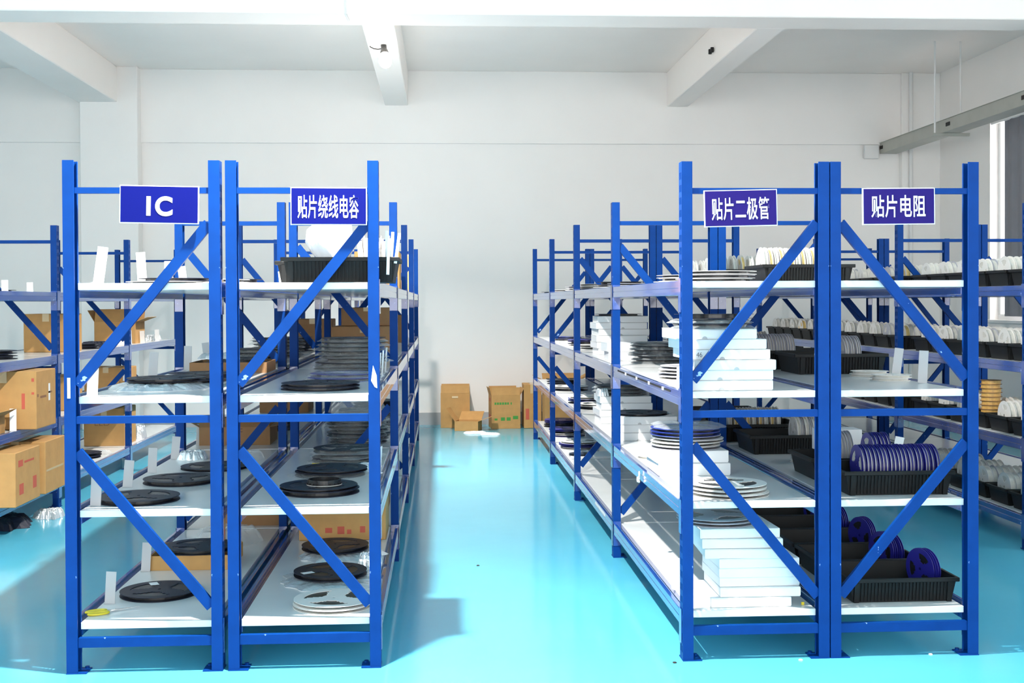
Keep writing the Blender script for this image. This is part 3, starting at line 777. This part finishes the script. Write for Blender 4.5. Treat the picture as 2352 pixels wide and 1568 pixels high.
reel('blackthin', 'black reel flange lifted on the front reel of the third shelf left of the aisle', -.515, .385, z3+.0142, rz=1.3)
reel('blue', 'blue-black reel second from the front on the third shelf left of the aisle', -.465, .95, z3, bag=True)
reel('blue', 'blue-black reel stacked second behind the front reel on the third shelf left of the aisle', -.455, .97, z3+.018, bag=True)
reel_stack(['black', 'blackthin', 'black', 'black', 'blackthin', 'black', 'black', 'black', 'black'], 'bagged on the third shelf left of the aisle', -.475, 1.55, z3, jit=.02, bag=True)
reel_stack(['black']*5, 'behind the bagged reels on the third shelf left of the aisle', -.50, 2.4, z3, bag=True)
for i, y in enumerate((.95, 1.25, 1.6)):
    card('thin white card on the right edge of the third shelf left of the aisle, %s from the front' % ['first', 'second', 'third'][i], -.298, y, z3, lean=(.06, 0), rz=1.45, h=.85)
closed_box('brown box in the second bay of the third shelf left of the aisle', -.72, 3.2, z3, .42, .36, .21, m='card_dark')
closed_box('upper brown box on the box in the second bay, third shelf left of the aisle', -.66, 3.25, z3+.212, .34, .30, .12, m='card_dark')
reel_stack(['black', 'black'], 'on the far third shelf left of the aisle', -.52, 4.5, z3)
closed_box('brown box in the last bay of the third shelf left of the aisle', -.70, 6.4, z3, .38, .36, .25, m='card_dark')
reel('black', 'black tape reel nearest the front on the second shelf left of the aisle', -.522, .43, z2, rz=.2)
reel('blackthin', 'thin black reel lying on the front reel of the second shelf left of the aisle', -.53, .425, z2+.0212, rz=1.5)
o = put('tape_coil', None or MB().plate([.066, .072], 44, lambda i, k: False, 0, .024).plate([.0725, .076], 44, lambda i, k: k % 2 == 1, .004, .012).mesh('tape_coil', [M['tapeblack']]), None, (-.505, .415, z2+.0345))
tag(o, 'small black tape coil standing on the front reels of the second shelf left of the aisle', 'tape coil')
MB().plate([.0725, .0755], 44, lambda i, k: False, .001, .0035).build('pale_edge', M['tapepale'], o)
reel('black', 'lower black reel of the second pair on the second shelf left of the aisle', -.53, .97, z2, bag=True)
reel('blackthin', 'upper black reel of the second pair on the second shelf left of the aisle', -.52, .96, z2+.0225, rz=.9)
reel_stack(['black', 'black', 'black'], 'third from the front on the second shelf left of the aisle', -.50, 1.50, z2, jit=.02, bag=True)
tag(MB().box(-.019, .019, -.0006, 0, 0, .006).build('yellow_sticker', M['yellow']), 'small yellow sticker before the third reel stack on the second shelf left of the aisle', 'sticker').location = (-.635, 1.335, z2+.0005)
for i, (x, y) in enumerate(((-.49, 2.3), (-.47, 2.75))):
    reel_stack(['black']*7, '%s from the front, bagged, left aisle rack second shelf' % ['fourth', 'fifth'][i], x, y, z2, jit=.015, bag=True)
bag('upright clear bag on the reel stack, second shelf left of the aisle', M['clear'], -.49, 2.25, z2+.185, .16, .09, 44)
card('white card on the right edge of the second shelf left of the aisle', -.298, 1.0, z2, lean=(.06, 0), rz=1.45, h=.85)
bag('silver foil bag under the second pair of reels left of the aisle', M['foil'], -.36, 1.22, z2, .06, .02, 45)
reel('white', 'white tape reel nearest the front on the bottom shelf left of the aisle', -.455, .24, z1, rz=.25)
reel('white', 'white tape reel lying on the white one at the bottom shelf left of the aisle', -.452, .245, z1+.0155, rz=.9)
bag('crumpled silver bag under the second reel on the bottom shelf left of the aisle', M['foil'], -.50, .70, z1, .215, .016, 46, rag=.16, sq=.5)
reel('black', 'black tape reel with white sticker on the silver bag, bottom shelf left of the aisle', -.512, .745, z1+.0185, sticker=True, rz=2.6)
bag('crumpled silver bag under the third reel on the bottom shelf left of the aisle', M['foil'], -.50, 1.28, z1, .20, .03, 47, rag=.16, sq=.5)
reel('black', 'black tape reel third from the front on the bottom shelf left of the aisle', -.535, 1.27, z1+.033, rz=1.8)
bag('small silver bag by the right post on the bottom shelf left of the aisle', M['foil'], -.345, 1.02, z1, .06, .06, 48)
closed_box('brown box with red prints on the bottom shelf left of the aisle', -.755, 1.63, z1, .455, .34, .335, m='card', prints=(
    ('front', 'red', [(.42, .50, .55, .68), (.53, .60, .55, .68), (.62, .74, .57, .66), (.78, .83, .6, .7), (.30, .38, .12, .20), (.44, .52, .10, .22), (.55, .60, .10, .17), (.70, .76, .12, .22)]),))
closed_box('brown box in the second bay of the bottom shelf left of the aisle', -.75, 2.5, z1, .42, .36, .30, m='card_dark')
reel_stack(['black']*3, 'far along the bottom shelf left of the aisle', -.52, 4.5, z1)
reel_stack(['black']*3, 'far along the second shelf left of the aisle', -.52, 4.6, z2)

# ---- rack right of the aisle
reel_stack(['white', 'grey', 'white'], 'at front of the top shelf right of the aisle', 1.185, .42, z4, jit=.03)
reel_stack(['white', 'white', 'grey'], 'beside front post, top shelf right of the aisle', 1.22, 1.15, z4, jit=.02)
reel_stack(['white', 'grey'], 'in the second bay of the top shelf right of the aisle', 1.20, 2.7, z4)
reel_stack(['white', 'grey', 'black'], 'before third post, top shelf right of the aisle', 1.19, 3.40, z4, jit=.03)
reel_stack(['black', 'white', 'white'], 'in the third bay of the top shelf right of the aisle', 1.18, 4.45, z4, jit=.02)
reel_stack(['white', 'white', 'grey'], 'past third post, top shelf right of the aisle', 1.2, 5.4, z4)
reel_stack(['grey', 'white'], 'in the fourth bay of the top shelf right of the aisle', 1.18, 6.6, z4)
reel_stack(['black'], 'at the far end of the top shelf right of the aisle', 1.18, 7.5, z4)
def carton_stack(where, x, y, z, n, wd, dp, ht, offs):
    zz = z
    for i in range(n):
        ox, oy, rz = offs[i % len(offs)]
        t = carton('white flat carton, %s of the stack %s' % (order(n-1-i, n), where), x+ox, y+oy, zz, wd, dp, ht, rz, notch=True)
        if i == 3 and 'front of the third' in where: writing(t, '46', .040, .021, .024, .020, -.0023, M['ink'])
        zz += ht+.0012
    return zz
zt = carton_stack('at front of the third shelf right of the aisle', 1.012, .075, z3, 6, .332, .33, .0405,
                  [(0, 0, 0), (.002, .004, .0), (.010, -.004, -.02), (-.008, .008, .015), (-.02, .01, .04), (-.062, .02, -.01)])
reel('black', 'black tape reel, bottommost of the three on the front cartons, third shelf', 1.13, .235, zt, bag=True)
reel('blackthin', 'thin black tape reel, middle of the three on the front cartons, third shelf', 1.12, .24, zt+.023, bag=True)
reel('black', 'black tape reel, topmost of the three on the front cartons, third shelf', 1.14, .245, zt+.040, tilt=(0, .012))
reel_stack(['white', 'grey', 'white', 'grey'], 'of thin reels behind the front cartons, third shelf', 1.185, .86, z3, jit=.01)
zt = carton_stack('deep on the third shelf right of the aisle', 1.06, 3.50, z3, 6, .35, .33, .043,
                  [(.01, 0, 0), (0, .005, .02), (-.004, .0, -.01), (.012, .006, .03), (-.006, 0, .01), (.004, .004, -.02)])
reel('blackthin', 'black reel on top of the far carton stack, third shelf right of the aisle', 1.23, 3.67, zt)
carton_stack('of two small cartons, third shelf right of the aisle', 1.02, 2.62, z3, 2, .22, .22, .055, [(0, 0, 0), (-.008, .004, .05)])
reel_stack(['black', 'black', 'blackthin', 'black', 'black', 'blackthin'], 'bagged on the third shelf right of the aisle', 1.285, 2.40, z3, jit=.015, bag=True)
reel_stack(['white', 'black', 'navy'], 'in the third bay of the third shelf right of the aisle', 1.2, 5.3, z3)
reel_stack(['white', 'blue'], 'in the last bay of the third shelf right of the aisle', 1.2, 6.8, z3)
reel_stack(['white', 'white'], 'in the third bay front of the third shelf right of the aisle', 1.2, 4.6, z3)
zt = carton_stack('under the bagged reels, front of the second shelf right of the aisle', 1.0, .78, z2, 2, .335, .33, .056, [(0, 0, 0), (-.006, .006, .02)])
reel_stack(['grey', 'white', 'white', 'grey', 'blue', 'blue'], 'on two white cartons, second shelf right of the aisle', 1.165, .95, zt, jit=.012)
bag('clear bag draped over the reels on two white cartons, second shelf right of the aisle', M['clear'], 1.17, .95, zt+.099, .17, .018, 51)
small('flatwhite', 'small pale reel left of the two white cartons, second shelf right of the aisle', 1.095, 1.45, z2)
reel_stack(['white', 'white', 'white'], 'nearest the front on the second shelf right of the aisle', 1.192, .235, z2, jit=.012)
tag(MB().box(-.085, .085, -.006, .006, 0, .0012).build('tape_strip', M['tapeblack']), 'black strip of tape lying on the front white reels, second shelf right of the aisle', 'tape strip').location = (1.19, .285, z2+.0495)
zt = carton_stack('under one reel, second shelf right of the aisle', 1.03, 2.22, z2, 3, .335, .33, .046, [(0, 0, 0), (.003, .003, .01), (-.004, 0, -.02)])
reel('blackthin', 'black reel tilted on the three-carton stack, second shelf right of the aisle', 1.17, 2.38, zt, rz=.5)
zt = carton_stack('under three reels, second shelf right of the aisle', 1.05, 3.24, z2, 4, .34, .33, .044, [(0, 0, 0), (-.006, .005, .02), (.004, 0, -.02), (-.004, .0, .0)])
reel_stack(['black', 'black', 'black'], 'on the four-carton stack, second shelf right of the aisle', 1.21, 3.41, zt, bag=True)
bag('silver bag end hanging off the four-carton stack, second shelf right of the aisle', M['foil'], 1.07, 3.30, zt, .045, .05, 52)
reel_stack(['black', 'white'], 'in the third bay of the second shelf right of the aisle', 1.19, 4.45, z2)
reel_stack(['black', 'blue', 'white'], 'mid third bay of the second shelf right of the aisle', 1.18, 4.95, z2)
reel_stack(['black', 'white'], 'in the last bay of the second shelf right of the aisle', 1.18, 6.4, z2)
reel_stack(['black', 'black'], 'at the far end of the second shelf right of the aisle', 1.2, 7.3, z2)
zz = z1
random.seed(5)
for i, (ox, oy, rz) in enumerate([(1.090, .080, 0), (1.130, .088, -.01), (1.131, .100, .01), (1.127, .092, .0), (1.126, .085, .015), (1.068, .09, -.05), (1.058, .095, -.02), (1.050, .10, .02)]):
    carton('white flat carton, %s of the tall eight-carton stack on the bottom shelf' % order(7-i, 8), ox, oy, zz, .33, .33, .0385, rz, notch=False); zz += .0397
reel('grey', 'pale grey reel, lower of two on the eight-carton stack', 1.165, .285, zz, rz=.5)
reel('grey', 'pale grey reel, upper of two on the eight-carton stack', 1.155, .28, zz+.0148, rz=1.45)
bag('crumpled clear bag hanging right of the eight-carton stack', M['clear'], 1.47, .30, z1, .03, .06, 53)
t = put('acrylic_stand', MB().box(-.022, .022, -.001, .001, 0, .13).box(-.022, .022, -.035, -.001, 0, .002).mesh('acrylic_stand', M['acrylic']), None, (1.012, .43, z1), .25)
tag(t, 'frosted acrylic card stand on the bottom shelf right of the aisle', 'card stand')
carton('flat white carton under a small reel, third bay of the bottom shelf right of the aisle', 1.02, 4.85, z1, .34, .33, .02, 0, False)
small('flatblack', 'small black reel on the white carton, third bay of the bottom shelf right of the aisle', 1.10, 4.95, z1+.021)
reel_stack(['white', 'navy', 'navy', 'white'], 'by fourth post, bottom shelf right of the aisle', 1.17, 5.6, z1)
reel_stack(['navy', 'white', 'black', 'navy'], 'in the last bay of the bottom shelf right of the aisle', 1.17, 6.6, z1)
reel_stack(['black', 'black', 'navy', 'navy'], 'at the far end of the bottom shelf right of the aisle', 1.18, 7.45, z1)
# slotted strip and knot on beams
b = MB(); b.box(-.0012, 0, 0, 1.55, -.004, .004)
tag(b.build('magnet_strip', M['dark']), 'dark strip running along the third-shelf beam edge right of the aisle', 'strip').location = (C0-PW-.0005, .25, LV[2]-.012)
for i in range(4):
    tag(put('strip_clip', MB().box(-.0035, -.0014, -.02, .02, -.008, .006).mesh('strip_clip', M['conduit']), None, (C0-PW-.0005, .42+.36*i, LV[2]-.012)), 'pale clip on the dark beam strip right of the aisle, %s from the front' % ['first', 'second', 'third', 'fourth'][i], 'clip')
t = thing('plastic_knot', 'white knotted plastic tie on the second-shelf beam right of the aisle', 'tie', (C0-PW-.010, 1.02, LV[1]-.035))
MB().tube([(0, .012*math.cos(a), .012*math.sin(a)+.012) for a in [2*PI*k/14 for k in range(14)]], .0028, 6, True).build('loop', M['paper'], t, True)
o = put('bow', pouch_mesh('bow', M['paper'], .014, .012, n=20, seed=61, rag=.4), t, (0, 0, -.014)); o.rotation_euler = (0, -PI/2, 0)
tag(MB().box(-.0015, 0, 0, .46, -.008, .006).build('edge_strip', M['conduit']), 'pale strip along the bottom-shelf beam edge right of the aisle', 'strip').location = (C0-PW-.0005, 2.35, LV[0]-.012)

# ---- signed rack nearest the right wall
def standing(kinds, label, x, y, z, n, pitch, group, jit=.006, yaw=0.0):
    for i in range(n):
        k = kinds[i % len(kinds)]
        small(k, label, x+i*pitch, y+random.uniform(-jit, jit), z+R7+random.uniform(0, .004), group, rot=(random.uniform(-3, 3), random.uniform(-.01, .01), yaw+random.uniform(-.01, .01)))
bin_(BIG, 'black bin with white reels, first on the top shelf of the rightmost signed rack', 1.60, 1.18, z4)
standing(['white', 'whiteyellow'], 'white reel tilted in the first top-shelf bin of the rightmost signed rack', 1.63, 1.36, z4+.012, 14, .0275, 'white reels in the first top-shelf bin')
for i, y in enumerate((2.08, 2.5, 2.92)):
    bin_(BIG, 'black bin of white reels on the top shelf of the rightmost signed rack, %s bin behind the first' % ['second', 'third', 'fourth'][i], 1.61, y, z4)
    standing(['white', 'white', 'whiteyellow'], 'white reel in the %s top-shelf bin of the rightmost signed rack' % ['second', 'third', 'fourth'][i], 1.64, y+.18, z4+.006, 8, .05, 'white reels in the %s top-shelf bin' % ['second', 'third', 'fourth'][i])
for i, (x, y) in enumerate(((1.74, 1.10), (1.63, 1.55))):
    bin_(BIG, 'black bin on the third shelf of the rightmost signed rack, %s' % ['nearest the front', 'behind the nearest'][i], x, y, z3)
for i, y in enumerate((2.10, 2.55, 3.0, 3.45)):
    bin_(BIG, 'black bin in the second bay of the third shelf, rightmost signed rack, %s from the front' % ['first', 'second', 'third', 'fourth'][i], 1.61, y, z3)
standing(['grey'], 'pale reel standing in the nearest third-shelf bin of the rightmost signed rack', 2.02, 1.28, z3+.006, 6, .014, 'pale reels in the nearest third-shelf bin')
standing(['grey'], 'grey reel in the row filling the second third-shelf bin of the rightmost signed rack', 1.68, 1.72, z3+.006, 14, .0155, 'grey reels in the second third-shelf bin')
standing(['white', 'whiteyellow'], 'white reel in the third third-shelf bin of the rightmost signed rack', 1.64, 2.28, z3+.006, 9, .03, 'white reels in the third third-shelf bin')
standing(['white', 'grey'], 'white reel deep on the third shelf of the rightmost signed rack', 1.64, 3.18, z3+.006, 9, .04, 'white reels deep on the third shelf')
for i, (x, y) in enumerate(((2.06, .92), (2.055, .62))):
    for k in range(2):
        small('flatwhite', 'thin white reel lying on the third shelf of the rightmost signed rack, %s of the %s pair' % (['lower', 'upper'][k], ['farther', 'nearer'][i]), x-.02+.006*k, y, z3+.0138*k)
card('grey-white card standing by the left flat reels, rightmost signed rack third shelf', 2.105, .74, z3, grey=True, lean=(0, .13), h=.95)
card('grey-white card standing nearest the right post, rightmost signed rack third shelf', 2.105, .42, z3, grey=True, lean=(0, .05), h=.95)
bin_(BIG, 'black bin packed with navy reels at front of the second shelf, rightmost signed rack', 1.665, .135, z2)
standing(['navy'], 'navy reel in the packed row at front of the second shelf, rightmost signed rack', 1.775, .315, z2+.012, 20, .0166, 'navy reels in the packed front bin')
standing(['navy'], 'navy reel leaning on top behind the packed row, rightmost signed rack', 1.85, .405, z2+.055, 5, .0166, 'navy reels on top behind the packed row')
bin_(BIG, 'black bin just behind the navy reel bin on the second shelf, rightmost signed rack', 1.655, .56, z2)
standing(['grey'], 'grey-white reel standing behind the navy reels, rightmost signed rack second shelf', 1.80, .72, z2+.03, 5, .0145, 'grey-white reels behind the navy reels')
carton('white cube carton behind the navy reels on the second shelf, rightmost signed rack', 1.765, .80, z2+.104, .20, .12, .10, 0, False)
card('small white card sticking up behind the navy reels, rightmost signed rack', 2.06, .62, z2+.085, lean=(0, .2), h=.7)
for i, (x, y) in enumerate(((1.62, 1.06), (1.62, 1.52), (1.61, 2.10), (1.61, 2.55), (1.61, 3.0))):
    if i: bin_(BIG, 'empty black bin on the second shelf, rightmost signed rack, %s behind the flat reels' % ['', 'first', 'second', 'third', 'fourth'][i], x, y, z2)
standing(['white', 'grey'], 'pale reel in the bin row deep on the second shelf, rightmost signed rack', 1.90, 1.70, z2+.006, 7, .022, 'pale reels deep on the second shelf')
standing(['white', 'whiteyellow'], 'white reel in the second-bay bins of the second shelf, rightmost signed rack', 1.66, 2.28, z2+.006, 9, .036, 'white reels in the second bay of the second shelf')
for k in range(4):
    small('flatwhite', 'thin pale reel, %s of the flat stack of four on the second shelf, rightmost signed rack' % order(3-k, 4), 1.83+.004*k, 1.20, z2+.0138*k)
for i in range(5):
    y = .105+.395*i if i < 4 else 1.63
    bin_(BIG, 'black bin on the bottom shelf of the rightmost signed rack, %s in the receding row' % ['first', 'second', 'third', 'fourth', 'fifth'][i], 1.67-.006*i, .105+.38*i, z1)
    standing(['navydark'], 'navy reel standing in the %s bin of the bottom row, rightmost signed rack' % ['first', 'second', 'third', 'fourth', 'fifth'][i], 2.045-.03*(i % 2), .30+.38*i, z1+.006, [2, 3, 2, 3, 3][i], .0185, 'navy reels in the %s bottom bin' % ['first', 'second', 'third', 'fourth', 'fifth'][i], yaw=.33)
for i, y in enumerate((2.1, 2.5, 2.9, 3.3)):
    bin_(BIG, 'black bin in the second bay of the bottom shelf, rightmost signed rack, %s from the front' % ['first', 'second', 'third', 'fourth'][i], 1.62, y, z1)
tag(MB().box(-.006, .006, -.003, .003, 0, .012, .001).build('orange_clip', M['yellow']), 'tiny orange clip lying by the right side of the eight-carton stack', 'clip').location = (1.475, .10, z1)

# ---- rack full of black bins, behind at the right
random.seed(9)
REST = MB()
def bin_row(word, z, x, bays, kinds, per, pitch, keep):
    i = 0
    for bay in bays:
        for q in range(6):
            y = bay+.085+q*.306
            bin_(NARROW, 'black ribbed bin in the row along the %s shelf of the rack full of bins' % word, x, y, z, 0, 'bins on the %s shelf of the rack full of bins' % word)
            for k in range(per):
                kk = kinds[(i*3+k*5+i*k) % len(kinds)]
                px_, py_, pz_ = x+.05+k*pitch, y+.131+random.uniform(-.006, .006), z+.006+R7+random.uniform(0, .006)
                rot = (random.uniform(-3, 3), random.uniform(-.012, .012), random.uniform(-.012, .012))
                if word == 'second' and i == 2 and k < 4: continue
                if k < 3 and i < keep:
                    small(kk, 'white reel standing in a bin on the %s shelf of the rack full of bins' % word, px_, py_, pz_, 'white reels on the %s shelf of the rack full of bins' % word, rot=rot)
                else:
                    me = S7['roll']
                    mt = Matrix.Translation((px_, py_, pz_))
                    REST.cur = 0; REST.add([mt @ v.co for v in me.vertices], [])
                    o_ = len(REST.v)-len(me.vertices)
                    for p in me.polygons:
                        REST.f.append(tuple(v+o_ for v in p.vertices)); REST.mi.append(p.material_index)
            i += 1
KW = ['roll', 'roll', 'rollyellow', 'roll', 'roll', 'rollgrey', 'roll', 'roll']
bin_row('top', z4, 3.41, (2, 4, 6), KW, 7, .037, 15)
bin_row('third', z3, 3.41, (2, 4, 6), KW, 7, .037, 15)
bin_row('second', z2, 3.41, (2, 4), KW, 7, .037, 8)
bin_row('bottom', z1, 3.41, (2,), KW, 7, .037, 6)
tag(REST.build('small_reels', [M['white'], M['tapepale']]), 'remaining white reels deeper in the black bins of the bin rack', 'reels', None, 'stuff')
for i in range(11):
    o = small('gold', 'gold and brown tape roll, %s of the tall pile in a second-shelf bin at right' % order(10-i, 11), 3.515+.002*(i % 3), 2.83+.002*(i % 2), z2+.006+.0265*i)
    o.scale = (.75, .75, 1)

# ---- far left rack with cardboard boxes
X0 = -2.74
for i, (y, h) in enumerate(((3.2, .5), (3.68, .45), (4.62, .7), (5.2, .65), (5.75, .6))):
    card('white card standing on the far left rack top shelf, %s from the front' % ['first', 'second', 'third', 'fourth', 'fifth'][i], -2.80, y, z4, lean=(0, -.02), h=h)
reel_stack(['black', 'black'], 'on the far left rack top shelf at the picture edge', -2.98, 2.95, z4)
reel_stack(['blackthin'], 'on the far left rack top shelf beside the white card', -2.98, 3.42, z4)
reel_stack(['black', 'blackthin', 'black'], 'on the far left rack third shelf, first bay', -3.02, 3.5, z3, jit=.03)
reel_stack(['black', 'black'], 'on the far left rack third shelf, by the first post', -3.0, 3.05, z3, jit=.03)
closed_box('tall brown carton behind posts on the far left rack third shelf', -3.16, 4.62, z3, .33, .36, .29, m='card')
reel_stack(['black', 'black'], 'on the far left rack third shelf, second bay', -2.95, 5.35, z3)
bag('dark crumpled bag on the far left rack third shelf, second bay', M['black'], -2.92, 5.72, z3, .13, .05, 71)
for i, (y, h) in enumerate(((4.55, .85), (6.28, .85), (6.75, .75), (7.35, .75))):
    card('white card standing on the far left rack third shelf edge, %s from the front' % ['first', 'second', 'third', 'fourth'][i], -2.785, y, z3, lean=(0, -.05), h=h)
open_box('open cardboard box with raised flaps on the far left rack third shelf', -3.19, 6.62, z3, .37, .36, .20, flaps=(-20, 20, 30, 70), fl=.34)
bag('white crumpled bag at left of the open box, far left rack third shelf', M['milk'], -2.98, 6.42, z3, .12, .03, 72)
bag('silver crumpled bag right of the open box, far left rack third shelf', M['foil'], -2.86, 7.45, z3, .09, .06, 73)
PR = lambda *a: a
closed_box('large brown carton jutting out over the far left rack second shelf', -3.03, 3.20, z2+.0036, .42, .40, .375, prints=(
    ('front', 'red', [(.78, .83, .35, .62), (.93, .97, .82, .88), (.93, .97, .60, .64)]), ('right', 'brownprint', [(.05, .12, .55, .60), (.2, .5, .52, .56), (.62, .8, .58, .61)]), ('right', 'paper', [(.62, .70, .45, .75)])))
open_box('small open carton at the picture edge on the far left rack second shelf', -3.14, 2.76, z2, .38, .30, .11, flaps=(60, 80, 80, 60), fl=.3)
reel('black', 'black reel in the small open carton at the picture edge', -2.95, 2.91, z2+.0055)
card('white card before the large brown carton, far left rack second shelf', -2.730, 3.12, z2+.003, h=.95)
closed_box('brown carton between posts on the far left rack second shelf', -3.17, 4.62, z2, .34, .36, .26)
closed_box('brown carton with round stamp on the far left rack second shelf, second bay', -3.20, 6.32, z2, .38, .34, .24, prints=(('front', 'brownprint', [(.70, .82, .50, .54), (.68, .70, .40, .5), (.82, .84, .40, .5), (.70, .82, .36, .40)]), ('front', 'paper', [(.9, .95, .5, .75)])))
closed_box('front brown carton with red prints on the far left rack bottom shelf', -3.03, 2.80, z1+.0036, .42, .46, .335, prints=(
    ('front', 'red', [(.35, .75, .05, .18)]), ('right', 'red', [(.12, .3, .72, .84), (.36, .75, .76, .80), (.15, .32, .2, .4), (.7, .85, .22, .45)])))
closed_box('taller brown carton behind the front one on the far left rack bottom shelf', -2.99, 3.34, z1+.0036, .39, .42, .345, prints=(('right', 'tapeclear', [(.05, .9, .42, .46)]),))
closed_box('brown printed carton beyond the posts on the far left rack bottom shelf', -3.15, 6.12, z1, .35, .42, .33, prints=(('right', 'paper', [(.35, .6, .7, .88)]),))
writing(bpy.data.objects[[o.name for o in C.objects if o.get('label', '').startswith('brown printed carton')][0]], 'LED', .16, .20, .13, .042, -.0005, M['brownprint'])
reel_stack(['blackthin', 'black'], 'on the far left rack bottom shelf before the printed carton', -2.98, 5.35, z1, jit=.03)
reel_stack(['blackthin'], 'on the far left rack bottom shelf near the second post', -2.95, 4.75, z1)
bag('crumpled silver bag beside the printed carton, far left rack bottom shelf', M['foil'], -2.84, 6.75, z1, .08, .12, 74)
bag('clear bag on reels before the printed carton, far left rack bottom shelf', M['clear'], -2.84, 5.55, z1, .08, .03, 76)
bag('dark crumpled plastic bag on the floor under the far left rack', M['black'], -2.92, 3.30, .0006, .22, .07, 75, rag=.3)
bag('crumpled silver bag end on the floor beside the dark bag, far left', M['foil'], -2.66, 3.60, .0006, .09, .06, 77, rag=.3)

# ---- by the back wall
open_box('tall brown carton with tucked top against back wall, left of the others', -.02, 9.27, .001, .335, .32, .40, rz=-.02, flaps=(-12, 20, None, None), fl=.28)
tag(MB().box(-.035, .035, -.0008, 0, -.012, .012).build('tape_piece', M['tapeclear']), 'pale tape patch on the left carton by the back wall', 'tape piece').location = (.145, 9.262, .355)
open_box('low open carton with spread flaps on the floor by back wall', .135, 8.93, .001, .27, .20, .11, rz=-.25, flaps=(None, 60, 35, 70), fl=.85)
open_box('brown carton with green print by back wall, left flap raised', .56, 9.10, .001, .33, .30, .38, rz=.08, flaps=(-8, 10, 15, 30), fl=.3, prints=(
    ('front', 'green', [(.10, .16, .72, .79), (.18, .25, .72, .79), (.27, .34, .72, .79), (.36, .43, .72, .79), (.45, .52, .72, .79), (.54, .60, .72, .79), (.66, .70, .72, .79), (.10, .20, .25, .31), (.32, .46, .24, .34), (.52, .66, .24, .34), (.74, .92, .28, .38)]),
    ('left', 'red', [(.3, .8, .30, .40), (.4, .7, .80, .90)])))
closed_box('narrow brown carton standing behind the green-printed one', .93, 9.12, .001, .20, .36, .50, prints=(('front', 'red', [(.1, .3, .2, .45)]),))
open_box('tall dark-topped carton with splayed flap beyond the rack right of the aisle', 1.14, 8.75, .001, .38, .36, .56, flaps=(70, 60, 65, 60), fl=.36)
closed_box('low brown carton lying at right behind the rack end by back wall', 1.40, 9.15, .001, .36, .34, .26)
for i, (x, y, r, s) in enumerate(((.36, 8.66, .2, .9), (.52, 8.50, -.3, .75))):
    o = put('paper_sheet', pouch_mesh('paper_sheet', M['paper'], .11, .022, seed=80+i, rag=.1, square=1.0), None, (x, y, .0006+.024*i*0), r); o.scale = (s*1.2, s*.75, 1)
    tag(o, 'white packing sheet on the floor before the cartons, %s' % ['left one', 'right one'][i], 'paper')
random.seed(3)
for i, (x, y) in enumerate(((.19, 1.85), (.92, -.02), (1.43, -.02), (1.98, .02))):
    o = put('floor_scrap', pouch_mesh('floor_scrap', M['dark' if i < 2 else 'paper'], .008, .004, n=10, seed=90+i, rag=.5), None, (x, y, .0006))
    tag(o, 'tiny scrap on the cyan floor, %s' % ['mid aisle', 'before the rack right of the aisle', 'in front of the pair of right posts', 'before the rightmost signed rack'][i], 'scrap')
